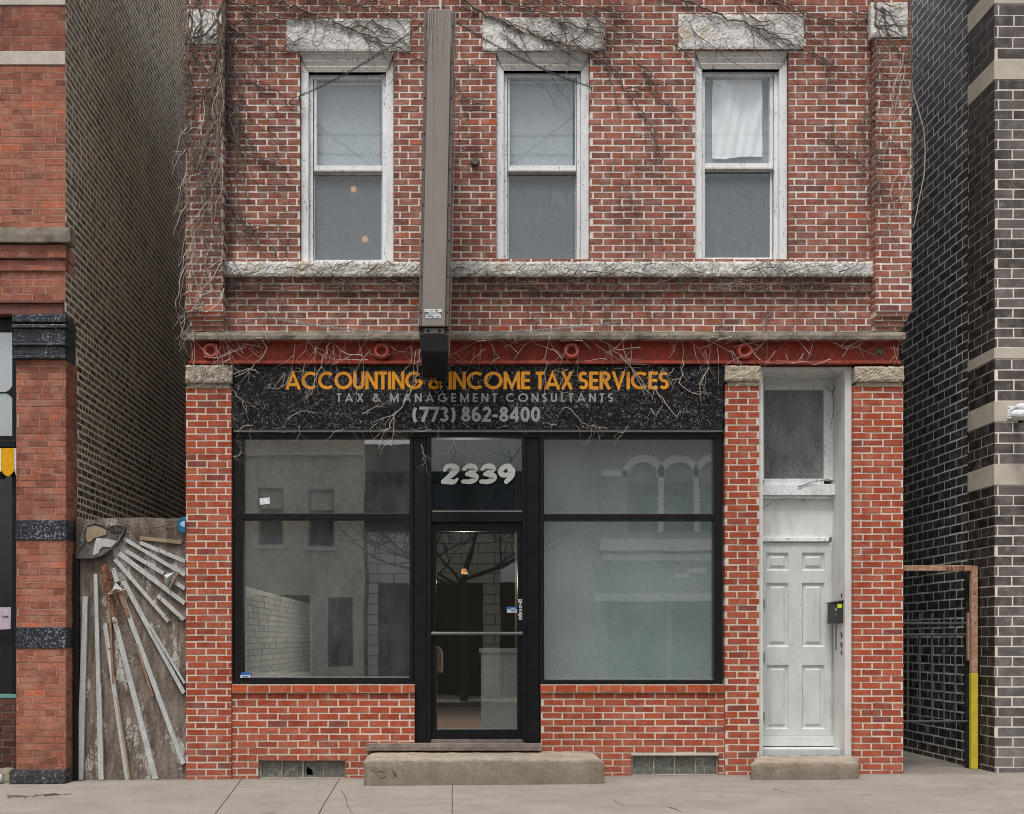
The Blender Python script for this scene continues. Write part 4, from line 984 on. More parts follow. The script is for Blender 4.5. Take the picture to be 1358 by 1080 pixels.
mb = MB(); bricks(mb, (YL + .001, 13.0), (-.1, 12.0), side_plus(xl), course=.0745, blen=.215, joint=.026, proud=.002, seed=220, thick=.3, deep=.06, irregular=.3, jit=.004, mask=lambda u, v: not (u < YL + .34 and v < fz(420)))
# the return of the street pier is laid in the red brick, so the common brick starts behind it
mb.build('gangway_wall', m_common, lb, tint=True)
mb = MB(); bricks(mb, (YL - .027, YL + .335), (-.02, fz(478)), side_plus(xl + .012), course=.067, blen=.205, joint=.014, seed=221, thick=.05, deep=.02); 
bricks(mb, (fx(23), xl + .011), (-.02, fz(478)), front(YL - .03), course=.067, blen=.205, joint=.010, seed=222, thick=.3, irregular=.1)
mb.build('street_pier', m_pressed, lb, tint=True)
for c, d in ((690, 717), (832, 860)): B(fx(22.5), xl + .018, YL - .045, YL + .34, fz(d), fz(c)).build('granite_band', m_gran, lb, bevel=.006)
mb = MB()
for c, d, o in ((420, 430, .05), (433, 438, .06), (438.2, 458, .035), (458.2, 461, .055), (461.2, 473, .035), (473.2, 478, .05)): mb.box(fx(23) - o * .5, xl + o * .5, YL - .03 - o, YL + .1, fz(d), fz(c))
mb.box(xl - .1, xl + .02, YL + .0, YL + .27, fz(478), fz(420)); mb.build('pier_capital', m_gran, lb, bevel=.006)
mb = MB(); rough_slab(mb, fx(17), fx(90), YL - .11, YL + .2, -.05, fz(1020), .008, .05, 230); mb.build('pier_plinth', m_plinth, lb)
mb = MB(); rough_slab(mb, fx(-90), fx(16.5), YL + .02, YL + .3, -.05, fz(1019), .01, .06, 231); mb.build('base_course', m_ledge_dirty, lb)
mb = MB(); bricks(mb, (fx(-90), fx(22.5)), (fz(1019), fz(926)), front(YL + .04), course=.067, blen=.205, joint=.014, seed=232, thick=.2); mb.build('window_bulkhead', brick_mat('sooty_bulkhead_brick', [(0, (.05, .022, .016)), (1, (.12, .045, .03))], (.15, .11, .09), soot=.6), lb, tint=True)
mb = MB(); mb.box(fx(-90), fx(22), YL + .03, YL + .2, fz(926), fz(921.5)); mb.build('teal_sill', m_teal, lb)
mb = MB(); Yw = YL + .08
wz = lambda py: Z(py, Yw); wx = lambda px: X(px, Yw)
mb.box(fx(-90), fx(23), Yw, Yw + .12, wz(440), wz(419)); mb.box(wx(16), wx(24), Yw, Yw + .12, wz(921), wz(440)); mb.box(fx(-90), wx(16), Yw, Yw + .12, wz(586), wz(578)); mb.box(fx(-90), wx(23), Yw - .06, Yw + .12, wz(594), wz(586))
for q in (0, 1):
    mb.box(fx(-90), wx(16), Yw + .01, Yw + .03, wz(521.5), wz(519.5))
    break
mb.prism([(wx(16), wz(528)), (wx(12), wz(524)), (wx(8), wz(522)), (wx(8), wz(519)), (wx(12), wz(517)), (wx(16), wz(511))], Yw + .005, Yw + .03)
sf = mb.build('shop_window_frame', m_black, lb, bevel=.003)
s2 = glass_mat('street_mirror_glass', .45, dust=(.5, .56, .58), dust_amt=.30)
q = MB(); q.quad((fx(-90), Yw + .02, wz(579)), (wx(16), Yw + .02, wz(579)), (wx(16), Yw + .02, wz(440)), (fx(-90), Yw + .02, wz(440))); q.build('upper_pane', s2, sf)
q = MB(); q.quad((fx(-90), Yw + .06, wz(921)), (wx(16), Yw + .06, wz(921)), (wx(16), Yw + .06, wz(594)), (fx(-90), Yw + .06, wz(594))); q.build('lower_pane', glass_mat('dark_street_glass', .06, (.6, .6, .6), dust_amt=.01), sf)
B(fx(-90), fx(20), YL + .6, YL + .65, 0, fz(419)).build('shop_room_backing', m_room_dark, lb)
B(fx(-90), xl - .31, YL + .3, 13, 11.8, 12.0).build('roof', m_room, lb)
t = thing('awning_valance', 'scalloped yellow and white awning valance in the neighbouring shop front', 'awning', (fx(0), YL, fz(600)))
for k, (a, b, m) in enumerate(((-16, 1.5, m_awn_w), (1.8, 19, m_awn_y), (19.3, 36, m_awn_w))):
    a2, b2 = X(a, YL + .03), min(X(b, YL + .03), X(23.4, YL + .03)); n = 12; w = X(b, YL + .03) - a2
    if k == 2: bot = [(a2 + (b2 - a2) * i / 5, Z(619, YL) - .10 * math.sin(math.pi * min(1, .5 * i / 5 + .05))) for i in range(6)]
    else: bot = [(a2 + w * i / n, Z(624, YL) - (w * .42) * math.sin(math.pi * i / n)) for i in range(n + 1)]
    mb = MB(); mb.prism([(a2, Z(594.5, YL + .03))] + bot + [(b2, Z(594.5, YL + .03))], YL + .028 - .002 * k, YL + .034 - .002 * k); mb.build('scallop', m, t)
t = thing('flyer', 'lilac paper flyer with dark red lettering in the neighbouring shop window', 'flyer', (fx(5), YL + .12, fz(820)))
mb = MB(); Yp = Yw + .055; mb.quad((X(-22, Yp), Yp, Z(836, Yp)), (X(14, Yp), Yp, Z(834.5, Yp)), (X(14.4, Yp), Yp, Z(805.5, Yp)), (X(-22, Yp), Yp, Z(806, Yp))); mb.build('sheet', m_flyer, t)
mb = MB(); hh = 2.4 / F * 12.0
words(mb, 'C', X(-1.4, Yp), X(.6, Yp), Z(819, Yp), hh, .3, .1, Yp - .003); words(mb, 'CAMP', X(2.4, Yp), X(11.2, Yp), Z(819, Yp), hh, .3, .12, Yp - .003); mb.build('lettering', m_redink, t)
mb = MB(); rg = random.Random(31); cc = (X(-1.5, YL - .06), YL - .06, ground_z(-4) + .05)
for j in range(7):
    for i in range(10):
        th, ph = j * math.pi / 6, i * math.pi / 5; r = .052 * rg.uniform(.85, 1.1)
        mb.v.append((cc[0] + r * .8 * math.sin(th) * math.cos(ph), cc[1] + r * math.sin(th) * math.sin(ph), cc[2] + r * math.cos(th)))
for j in range(6):
    for i in range(10): mb.face((j * 10 + i, j * 10 + (i + 1) % 10, (j + 1) * 10 + (i + 1) % 10, (j + 1) * 10 + i))
tag(mb.build('litter_bag', m_paper, smooth=True), 'small white round piece of litter on the pavement by the black plinth', 'litter')

# ------------------------------------------------------------------ sunburst mural fence in the narrow gangway
YM = .0; wx = lambda px, Y=YM: X(px, Y); wz = lambda py, Y=YM: Z(py, Y)
mf = thing('mural_fence', 'weathered wooden gangway fence with a half sun ornament and grey radiating laths', 'fence', (wx(172), YM, 0))
rg = random.Random(44); mb = MB(); top = [(wx(101 + 146 * i / 12), wz(689 - 2.5 * (i / 12) + rg.uniform(-1.2, 1.2))) for i in range(13)]
mb.prism([(wx(101), -.02), (wx(247) - .003, -.02)] + top[::-1], YM, YM + .05); mb.build('board_panel', m_grain_board, mf)
mb = MB(); mb.box(wx(98.5), wx(106), YM - .05, YM + .04, -.02, wz(735)); mb.build('black_post', m_under, mf)
def A_(x, y): return (90 + x / 5.4, 670 + y / 5.4)
def C_(x, y): return (x / 3, 720 + y / 3)
rays = [(A_(400, 240), A_(850, 505), 20, 0), (A_(520, 270), A_(850, 405), 22, 0), (A_(520, 238), A_(820, 270), 20, 2), (A_(420, 330), A_(690, 492), 20, 0), (A_(775, 558), A_(850, 600), 22, 0),
        (A_(370, 348), A_(850, 705), 27, 0), (A_(340, 390), A_(725, 835), 19, 0), (A_(402, 545), C_(738, 598), 25, 0), (A_(385, 640), C_(735, 880), 26, 0), (A_(262, 430), A_(330, 800), 26, 1), (A_(335, 800), C_(622, 942), 26, 0),
        (A_(328, 455), A_(360, 552), 24, 0), (A_(205, 495), C_(405, 950), 20, 0), (A_(132, 655), C_(322, 950), 28, 0), (A_(272, 860), C_(510, 950), 20, 0), (A_(650, 650), A_(835, 822), 20, 0), (A_(385, 630), A_(440, 800), 22, 1), (A_(302, 660), C_(455, 560), 13, 1), (C_(545, 400), C_(612, 612), 12, 1), (C_(402, 560), C_(413, 948), 12, 0), (C_(600, 330), C_(738, 560), 11, 0), (C_(425, 320), C_(440, 420), 14, 0), (C_(470, 610), C_(520, 945), 11, 2)]
for i, (p, q, w, k) in enumerate(rays):
    p, q = Vector((wx(p[0]), wz(p[1]))), Vector((wx(q[0]), wz(q[1]))); q.x = min(q.x, wx(246.4)); d = (q - p).normalized(); nn = Vector((-d.y, d.x))
    w = w * 1.3 / 5.4 / F * 12.2 / 2; w2 = w * (1.25 if (q - p).length > 1 else 1.0)
    mb = MB(); ends = [(p + nn * w), (p - nn * w), (q - nn * w2), (q + nn * w2)]
    mb.prism([(min(v.x, wx(246.6)), max(v.y, ground_z(-3) + .002)) for v in ends], YM - .024 - .0013 * i, YM - .001)
    mb.build('ray', [m_ray, m_ray_rust, m_tan][k], mf, bevel=.002)
sunp = [(70, 380), (95, 310), (130, 268), (128, 200), (150, 152), (210, 132), (262, 148), (287, 172), (320, 156), (370, 148), (414, 153), (408, 195), (372, 260), (312, 320), (250, 360), (190, 381)]
P2 = [(wx(A_(*p)[0]), wz(A_(*p)[1])) for p in sunp]
mb = MB(); mb.prism(P2, YM - .05, YM - .001); sun = mb.build('sun_ornament', plain('faded_sun_board', (.055, .048, .042), (.20, .18, .155), 9, .8, .5), mf)
MB().tube([(x, YM - .052, z) for x, z in P2 + P2[:1]], .012, 6).build('rim', m_rim, sun)
for pl, m in (([(150, 165), (200, 150), (255, 165), (290, 188), (285, 215), (235, 230), (200, 240), (175, 265), (150, 268), (140, 220)], m_tan), ([(300, 180), (345, 165), (398, 166), (385, 200), (320, 198)], m_plinth), ([(215, 240), (290, 245), (365, 262), (320, 305), (265, 300), (240, 320), (230, 350), (190, 365), (200, 300)], m_ray)):
    q = [(wx(A_(*p)[0]), wz(A_(*p)[1])) for p in pl]; MB().prism(q, YM - .060, YM - .0505).build('painted_patch', m, sun)
for tri, bar in (([(350, 555), (302, 640), (400, 610)], ((300, 642), (428, 606))), ([(690, 503), (772, 480), (716, 588)], ((803, 480), (735, 596)))):
    q = [(wx(A_(*p)[0]), wz(A_(*p)[1])) for p in tri]; mb = MB(); ap = (sum(a for a, b in q) / 3, YM - .09, sum(b for a, b in q) / 3)
    for i in range(3): mb.quad((q[i][0], YM - .034, q[i][1]), (q[(i + 1) % 3][0], YM - .034, q[(i + 1) % 3][1]), ap)
    tr_ = mb.build('pyramid_block', m_ray, mf)
    a, b = [(wx(A_(*p)[0]), wz(A_(*p)[1])) for p in bar]; MB().tube([(a[0], YM - .05, a[1]), (b[0], YM - .05, b[1])], .011, 4).build('tan_edge', m_tan, tr_)
mb = MB(); rg = random.Random(77)                  # dry rust-coloured leaves caught on the fence
for i in range(260):
    a, b = rg.gauss(0, 1), rg.random()
    px, py = 141 + b * 18 + a * 5, 752 + b * 75 + rg.gauss(0, 6)
    x, z, r = wx(px), wz(py), rg.uniform(.006, .014); an = rg.uniform(0, 6.28); y = YM - .035 - rg.random() * .02
    mb.quad(*[(x + r * math.cos(an + k * 2.1) * (1.4 if k == 0 else .8), y + rg.uniform(-.008, .008), z + r * math.sin(an + k * 2.1)) for k in range(3)])
o = mb.build('dead_leaves', plain('rust_leaf', (.22, .06, .025), (.12, .04, .02), 40, .9, .2)); o['kind'] = 'stuff'
mb = MB(); c = (wx(246.9), YM - .06, wz(697)); rr = .083
hp = [(c[0] - .0005, c[2] + rr)] + [(c[0] - rr * .92 * math.sin(math.pi * i / 14), c[2] + rr * math.cos(math.pi * i / 14)) for i in range(15)] + [(c[0] - .0005, c[2] - rr)]
t = thing('round_plaque', 'round blue plaque at the upper corner of the mural fence against the brick pier', 'plaque', (c[0], c[1], c[2]))
MB().prism(hp[1:-1], c[1], c[1] + .012).build('disc', m_plaque, t)
mb = MB(); mb.prism([(c[0] - .045 * math.sin(math.pi * i / 8) - .001, c[2] + .008 + .032 * math.cos(math.pi * i / 8)) for i in range(9)], c[1] - .002, c[1] - .0005); mb.build('emblem', m_paleblue, t)

# ------------------------------------------------------------------ neighbour in dark modern brick
xr = X(1319)
rb = thing('dark_brick_building', 'neighbouring building of dark brown brick with pale stone bands', 'building', (xr + 1, 0, .1))
z0r = .02; crs = .1016
bands = [(616, 644), (532, 560), (461.5, 476.5), (79, 106.5), (-22, 6)]
bz = [(Z(d), Z(c)) for c, d in bands]
xe = X(1420)
mb = MB(); edges = [z0r] + [q for b in sorted(bz) for q in b] + [10.4]
for i in range(0, len(edges) - 1, 2):
    if edges[i + 1] - edges[i] < .05: continue
    bricks(mb, (xr + .001, xe), (edges[i], edges[i + 1]), front(0), course=crs, blen=.305, joint=.015, proud=.002, seed=300 + i, thick=.3, off=.1)
mb.build('front_wall', m_ironspot, rb, tint=True)
mb = MB()
for i in range(0, len(edges) - 1, 2):
    if edges[i + 1] - edges[i] < .05: continue
    bricks(mb, (.002, .625), (edges[i], edges[i + 1]), side_minus(xr), course=crs, blen=.305, joint=.012, proud=.0015, seed=320 + i, thick=.3, deep=.05)
mb.build('return_wall', brick_mat('dark_return_brick', [(0, (.014, .011, .010)), (1, (.040, .032, .030))], (.56, .50, .44), soot=.3, rough=.55, skylight_dirt=(4.0, 9, .8, (.14, .13, .125))), rb, tint=True)
mb = MB(); bricks(mb, (.645, 14), (z0r, 10.4), side_minus(xr), course=crs, blen=.305, joint=.018, proud=.0012, seed=340, thick=.3, deep=.05)
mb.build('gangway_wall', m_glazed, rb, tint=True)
mb = MB(); mb.box(xr + .004, xr + .1, .6255, .6445, z0r, 10.4); mb.build('control_joint', m_under, rb)
for a, b in bz: B(xr - .006, xe, -.008, .622, a + .003, b - .003).build('stone_band', m_band, rb, bevel=.004)
B(xr + .31, xe, .3, 14, 10.1, 10.3).build('roof', m_room, rb)
t = thing('security_camera', 'white security camera on a wall plate fixed to a pale stone band', 'camera', (X(1340), 0, Z(545)))
mb = MB(); mb.box(X(1336, -.02), X(1346, -.02), -.025, -.009, Z(555.5, -.02), Z(539, -.02)); mb.cur = 1
for py in (541.5, 552.5): mb.lathe((X(1338.5, -.03), -.025, Z(py, -.03)), [(0, -.004), (.006, -.003), (.007, 0)], 8)
mb.build('wall_plate', [m_white, m_rim], t, bevel=.003)
mb = MB(); mb.tube([(X(1345, -.03), -.03, Z(547, -.03)), (X(1352, -.12), -.12, Z(540, -.12)), (X(1361, -.2), -.2, Z(540, -.2))], .036, 10); mb.build('arm', m_white, t, smooth=True)
mb = MB(); a = Vector((X(1346, -.14), -.14, Z(550.5, -.14))); b = Vector((X(1384, -.5), -.5, Z(551, -.5))); mb.tube([a, b], .052, 14); mb.cur = 0; cam_b = mb.build('housing', m_white, t)
mb = MB(); mb.lathe((X(1354, -.16), -.16, Z(557.5, -.16)), [(0, -.03), (.025, -.025), (.033, 0), (.02, .02), (0, .025)], 12, 'z'); mb.build('sensor', m_under, t, smooth=True)

# ------------------------------------------------------------------ pipe frame and gate across the dark gangway
YG = .30
gf = thing('pipe_frame', 'rusty square pipe frame with a yellow painted foot beside the dark gangway', 'frame', (X(1293, YG), YG, .1))
px0, px1 = X(1288.5, YG), X(1297, YG)
MB().box(px0, px1, YG, YG + .06, Z(893, YG), Z(750.5, YG)).build('post', m_rust, gf, bevel=.005)
MB().box(px0 - .002, px1 + .002, YG - .002, YG + .062, .07, Z(893, YG) - .001).build('yellow_foot', m_yellow, gf, bevel=.005)
mb = MB(); xq = X(1198, YG) - .2; mb.box(xq, px0 - .001, YG, YG + .06, Z(757.3, YG), Z(750, YG)); bar = mb.build('crossbar', m_rust, gf, bevel=.004)
mb = MB(); words(mb, 'MAYOR', X(1254, YG), X(1279, YG), Z(756.4, YG), 5.2 / F * 12.5, .2, .22, YG - .003); scr_m = plain('scratch_brown', (.20, .07, .04), (.14, .05, .03), 30); mb.build('scratched_word', scr_m, gf); mb = MB()
rg = random.Random(12)
for q in range(16):
    x, z = rg.uniform(px0 + .01, px1 - .02), Z(rg.uniform(760, 830), YG); mb.tube([(x + .02 * rg.random(), YG - .001, z + .02 * rg.random()) for _ in range(4)], .0022, 3)
mb.build('scratched_marks', scr_m, gf)
gt = thing('bar_gate', 'low black barred gate with one rusty upright in the dark gangway', 'gate', (X(1240, .42), .42, .1)); YB = .42
MB().box(X(1281.3, YB), X(1287, YB), YB, YB + .05, .08, Z(760, YB)).build('gate_post', m_gate, gt, bevel=.004)
MB().box(X(1281, YB) - .001, X(1285.6, YB), YB - .055, YB - .01, Z(876, YB), Z(813, YB)).build('rusty_upright', m_rust, gt, bevel=.004)
for py in (827, 842, 957): MB().tube([(X(1196, YB), YB, Z(py, YB)), (X(1283, YB), YB, Z(py, YB))], .013, 6).build('rail', m_gate_bar, gt)
for px in (1204.5, 1220.5, 1236.5, 1252.5, 1267.5):
    MB().tube([(X(px, YB), YB + .014, Z(814, YB)), (X(px, YB), YB + .014, Z(957, YB))], .010, 6).build('bar', m_gate_bar, gt)

# ------------------------------------------------------------------ leafless vines
def sY(px, py):
    if (px < 298 or px > 1160) and py < 414: return -.172
    if 3 < py < 70 and any(a < px < b for a, b in ((378, 546), (638, 805), (898, 1068))): return -.034
    if 346 <= py < 368: return -.108
    if 368 <= py < 388: return -.058
    if 438 <= py < 453: return -.152
    if 453 <= py < 486: return -.075
    if 486 <= py < 575 and 308 < px < 958: return -.046
    if 484 <= py < 516: return -.09
    if 575 <= py < 910 and 308 < px < 958: return -.02
    return -.024
class Vine:
    def __init__(s, seed): s.mb = MB(); s.r = random.Random(seed)
    def pt(s, px, py, lift): Y = sY(px, py) - lift; return (X(px, Y), Y, Z(py, Y))
    def run(s, pts, r0, r1, lift=0.0, n=4):
        r0 *= 1.3; r1 *= 1.3
        s.mb.tube([s.pt(x, y, lift + s.r.random() * .006) for x, y in pts], r0, n, False, r1)
    def grow(s, px, py, ang, L, r, depth=2, wig=.28, pull=None, branch=.22, lift=0.0, box=None):
        pts = [(px, py)]; st = 5.0; d = 0; kids = []
        while d < L:
            ang += s.r.gauss(0, wig)
            if pull is not None: ang += (math.atan2(math.sin(pull - ang), math.cos(pull - ang))) * .12
            px += math.cos(ang) * st; py += math.sin(ang) * st; d += st
            if box and not (box[0] < px < box[1] and box[2] < py < box[3]): break
            pts.append((px, py))
            if depth and s.r.random() < branch: kids.append((px, py, ang + s.r.choice((-1, 1)) * s.r.uniform(.5, 1.3), (L - d) * s.r.uniform(.3, .8) + 8, r * (1 - .5 * d / L) * .62))
        if len(pts) > 1: s.run(pts, r, r * .35, lift, 4 if r > .006 else 3)
        for k in kids: s.grow(*k, depth - 1, wig * 1.15, pull, branch, lift + .003, box)
    def guide(s, pts, r, kids=6, L=60, depth=2, jag=1.6):
        out = []
        for (a, b), (c, d) in zip(pts[:-1], pts[1:]):
            n = max(2, int(math.hypot(c - a, d - b) / 6))
            for i in range(n): out.append((a + (c - a) * i / n + s.r.gauss(0, jag), b + (d - b) * i / n + s.r.gauss(0, jag)))
        out.append(pts[-1]); s.run(out, r, r * .4, .002, 5)
        for _ in range(kids):
            i = s.r.randrange(len(out) - 1); a = math.atan2(out[i + 1][1] - out[i][1], out[i + 1][0] - out[i][0])
            s.grow(*out[i], a + s.r.choice((-1, 1)) * s.r.uniform(.3, 1.0), L * s.r.uniform(.4, 1.3), r * .5, depth)
    def done(s, label, m): return tag(s.mb.build('vine', m), label, 'vine', 'leafless vines on the facade')
D = math.pi / 2
v = Vine(1); bx = (236, 330, -60, 446)               # the thick tangle on the corner pier
for k in range(16): v.grow(v.r.uniform(244, 300), v.r.uniform(-40, 120), D + v.r.gauss(0, .25), v.r.uniform(120, 420), v.r.uniform(.004, .0085), 2, .22, D, .10, 0, bx)
for k in range(90): v.grow(v.r.choice((v.r.uniform(244, 300), v.r.gauss(298, 5))), v.r.uniform(0, 400), v.r.uniform(0, 6.28), v.r.uniform(25, 80), v.r.uniform(.0028, .0055), 1, .3, None, .12, 0, bx)
for k in range(7): v.grow(v.r.gauss(298, 3), v.r.uniform(-40, 40), D, 400, .0075, 1, .12, D, .10, .004, bx)
v.done('dense dark vine tangle on the corner pier beside the narrow fenced gangway', m_vine)
v = Vine(2); bx = (236, 312, -60, 560)
for k in range(26): v.grow(v.r.uniform(242, 300), v.r.uniform(60, 400), D + v.r.gauss(0, .7), v.r.uniform(40, 150), v.r.uniform(.003, .006), 2, .26, D, .12, .008, bx)
for k in range(9): v.grow(v.r.uniform(246, 250), v.r.uniform(150, 430), D + v.r.uniform(.1, .7), v.r.uniform(40, 110), .004, 1, .2, D, .12, .012, (228, 300, 0, 600))
v.done('paler loose vine stems hanging over the edge of the same corner pier', m_vine_pale)
v = Vine(3)                                         # web on the wall between that pier and the first window
for k in range(26): v.grow(v.r.uniform(298, 330), v.r.uniform(-40, 330), v.r.uniform(-.2, 1.3), v.r.uniform(40, 130), v.r.uniform(.003, .006), 2, .22, .7, .12, 0, (294, 396, -60, 346))
for k in range(14): v.grow(v.r.uniform(298, 390), v.r.uniform(300, 345), -D + v.r.gauss(0, .4), v.r.uniform(20, 70), .004, 1, .25, None, .15, 0, (294, 396, 200, 346))
v.guide([(300, 178), (330, 205), (372, 218), (392, 222)], .006, 5, 40); v.guide([(352, 160), (378, 142), (392, 128)], .005, 3, 30)
v.done('web of dark twigs on the brick between corner pier and first upper window', m_vine)
v = Vine(4); bx = (296, 640, -60, 130)
for g, r in (([(330, -20), (380, 6), (420, 20), (470, 40), (520, 58), (548, 78), (566, 86)], .010), ([(300, 0), (360, 20), (420, 30), (470, 44)], .007), ([(360, -20), (450, 4), (520, 14), (600, 6)], .008), ([(300, 30), (345, 60), (385, 70)], .006)): v.guide(g, r, 12, 70)
for k in range(22): v.grow(v.r.uniform(300, 580), v.r.uniform(-40, 30), v.r.uniform(-.1, 1.2), v.r.uniform(40, 110), v.r.uniform(.0025, .005), 2, .25, .5, .14, 0, bx)
v.done('dark vine stems sweeping across the stone lintel of the first upper window', m_vine)
v = Vine(5); bx = (590, 900, -60, 345)
for g, r in (([(596, -10), (650, 22), (700, 44), (760, 62), (800, 76), (826, 110), (848, 145), (866, 168), (872, 195), (868, 216)], .010), ([(640, -10), (720, 20), (790, 44), (826, 66), (856, 96), (872, 130), (900, 146)], .008), ([(700, -14), (760, 10), (820, 36), (862, 52), (900, 62)], .007), ([(600, 8), (680, 30), (740, 58), (800, 66)], .006), ([(596, 95), (610, 120), (620, 160)], .006)): v.guide(g, r, 11, 60)
for k in range(30): v.grow(v.r.uniform(600, 850), v.r.uniform(-40, 60), v.r.uniform(.1, 1.1), v.r.uniform(40, 120), v.r.uniform(.0025, .005), 2, .22, .7, .13, 0, bx)
for k in range(16): v.grow(v.r.uniform(800, 890), v.r.uniform(180, 330), D + v.r.gauss(0, .5), v.r.uniform(20, 70), .003, 1, .3, None, .12, 0, bx)
for k in range(10): v.grow(v.r.uniform(600, 625), v.r.uniform(60, 250), v.r.uniform(.3, 1.8), v.r.uniform(25, 60), .0035, 1, .3, None, .15, 0, (598, 652, 40, 345))
v.done('brown vine stems falling diagonally between the middle and third upper windows', m_vine)
v = Vine(6); bx = (880, 1216, -60, 346)
for g, r in (([(860, -20), (930, 10), (980, 30), (1030, 46), (1070, 66), (1110, 90), (1150, 104)], .009), ([(960, -20), (1030, 4), (1090, 26), (1140, 30), (1158, 20)], .008), ([(1156, -20), (1154, 60), (1157, 130), (1153, 200), (1158, 250)], .010), ([(1160, -10), (1164, 80), (1158, 160), (1162, 230), (1156, 300)], .008), ([(1172, 10), (1180, 50), (1200, 80), (1207, 60)], .007), ([(1150, 220), (1120, 200), (1096, 180)], .005), ([(1206, 0), (1208, 90), (1204, 160)], .006)): v.guide(g, r, 10, 55)
for k in range(30): v.grow(v.r.uniform(890, 1150), v.r.uniform(-40, 50), v.r.uniform(.1, 1.2), v.r.uniform(30, 100), v.r.uniform(.0025, .0045), 2, .24, .7, .13, 0, bx)
for k in range(20): v.grow(v.r.gauss(1157, 6), v.r.uniform(0, 250), D + v.r.gauss(0, .6), v.r.uniform(30, 100), v.r.uniform(.003, .005), 2, .25, D, .12, .004, bx)
v.done('dark vine stems crossing the third lintel and roping down the far brick pier', m_vine)
v = Vine(7)
pts = [(1207, 110), (1213, 130), (1219, 150), (1225, 172), (1227, 200), (1226, 230), (1219, 265), (1213, 295), (1211, 302)]
v.mb.tube([(X(x, -.16), -.16, Z(y, -.16)) for x, y in pts], .006, 5, False, .004)
for k in range(8): v.grow(v.r.uniform(1195, 1209), v.r.uniform(60, 240), D + v.r.gauss(0, .3), v.r.uniform(40, 120), .0038, 1, .2, D, .12, .01, (1165, 1216, 0, 400))
v.done('single pale vine strand bowing out past the edge of the far brick pier', m_vine_pale)
v = Vine(8); bx = (290, 1160, 343, 440)              # matted twigs under and over the sill band
for k in range(105):
    x = v.r.uniform(296, 1150); v.grow(x, v.r.uniform(352, 385), v.r.choice((0, math.pi)) + v.r.gauss(0, .5), v.r.uniform(30, 110), v.r.uniform(.0025, .0055), 1, .22, None, .16, 0, (290, 1160, 344, 394))
for k in range(60): v.grow(v.r.uniform(296, 1150), v.r.uniform(366, 385), D + v.r.gauss(0, .6), v.r.uniform(20, 70), v.r.uniform(.002, .004), 1, .28, None, .14, 0, bx)
v.done('dark matted twigs strung along the white sill band under the upper windows', m_vine)
v = Vine(9); bx = (290, 1160, 350, 452)
for k in range(120): v.grow(v.r.uniform(296, 1150), v.r.uniform(364, 384), v.r.choice((0, math.pi)) + v.r.gauss(0, .6), v.r.uniform(25, 80), v.r.uniform(.002, .004), 1, .24, None, .16, .004, (290, 1160, 362, 394))
for k in range(60): v.grow(v.r.uniform(296, 1100), v.r.uniform(366, 420), v.r.uniform(0, 6.28), v.r.uniform(25, 80), v.r.uniform(.0025, .0045), 1, .25, None, .14, .006, bx)
for g in ([(300, 432), (330, 425), (360, 420), (400, 424)], [(300, 405), (340, 395), (360, 390)], [(780, 372), (800, 410), (806, 440)], [(958, 370), (962, 400), (956, 440)]): v.guide(g, .0045, 4, 30)
v.done('brown scattered twigs on the brick courses between sill band and stone ledge', m_vine_mid)
v = Vine(10)                                         # bleached trailers over the beam
for k in range(80):
    x = v.r.uniform(250, 1195); v.grow(x, v.r.uniform(440, 478), v.r.choice((0, math.pi)) + v.r.gauss(0, .8), v.r.uniform(25, 95), v.r.uniform(.0024, .0044), 1, .2, None, .14, .004, (238, 1200, 436, 486))
for k in range(30): v.grow(v.r.uniform(250, 980), v.r.uniform(448, 466), D + v.r.gauss(0, .5), v.r.uniform(25, 60), v.r.uniform(.0018, .003), 1, .2, D, .10, .006, (236, 1200, 436, 530))
v.done('pale dry vine trailers tangled along the red iron beam', m_vine_pale)
v = Vine(11)                                         # the ones that hang down across the sign
for g, r in (([(560, 455), (553, 490), (548, 515), (535, 535), (522, 556), (508, 575), (502, 596)], .0055), ([(523, 553), (521, 575), (519, 592)], .004), ([(340, 446), (356, 462), (330, 492), (312, 500)], .005), ([(345, 494), (330, 489), (305, 497)], .0045), ([(308, 516), (320, 530), (327, 546)], .0045), ([(436, 455), (428, 480), (412, 520), (406, 530)], .005), ([(405, 478), (402, 500), (408, 512)], .0035),
             ([(832, 478), (848, 506), (856, 524)], .0045), ([(820, 470), (840, 490), (866, 530)], .0045), ([(868, 508), (880, 535), (898, 552), (903, 545)], .0055), ([(905, 478), (902, 510), (918, 522), (940, 524)], .005), ([(940, 488), (928, 510), (930, 534)], .0045), ([(725, 480), (722, 515), (720, 535)], .0035), ([(752, 490), (740, 520), (760, 520)], .003), ([(380, 556), (400, 545), (430, 548)], .003), ([(480, 548), (510, 535), (525, 528)], .003), ([(745, 545), (752, 540), (770, 560), (806, 570)], .0035), ([(862, 542), (872, 550), (878, 538)], .0035),
             ([(600, 580), (604, 590), (603, 600)], .003), ([(558, 590), (562, 600), (560, 612)], .003), ([(310, 606), (322, 598)], .004)): v.guide(g, r, 3, 22, 1, 1.2)
for k in range(24): v.grow(v.r.uniform(320, 950), v.r.uniform(560, 570), v.r.uniform(0, math.pi) , v.r.uniform(8, 28), .0025, 1, .35, None, .2, 0, (312, 956, 540, 590))
for k in range(22): v.grow(v.r.uniform(320, 950), v.r.uniform(486, 500), D + v.r.gauss(0, .6), v.r.uniform(12, 40), .0025, 1, .3, None, .15, 0, (312, 956, 480, 560))
v.done('bleached vine strands hanging down in front of the black fascia sign', m_vine_pale)
v = Vine(12)
for k in range(12): v.grow(v.r.uniform(248, 306), v.r.uniform(484, 512), v.r.uniform(0, 6.28), v.r.uniform(14, 45), .003, 1, .3, None, .15, 0, (240, 308, 480, 560))
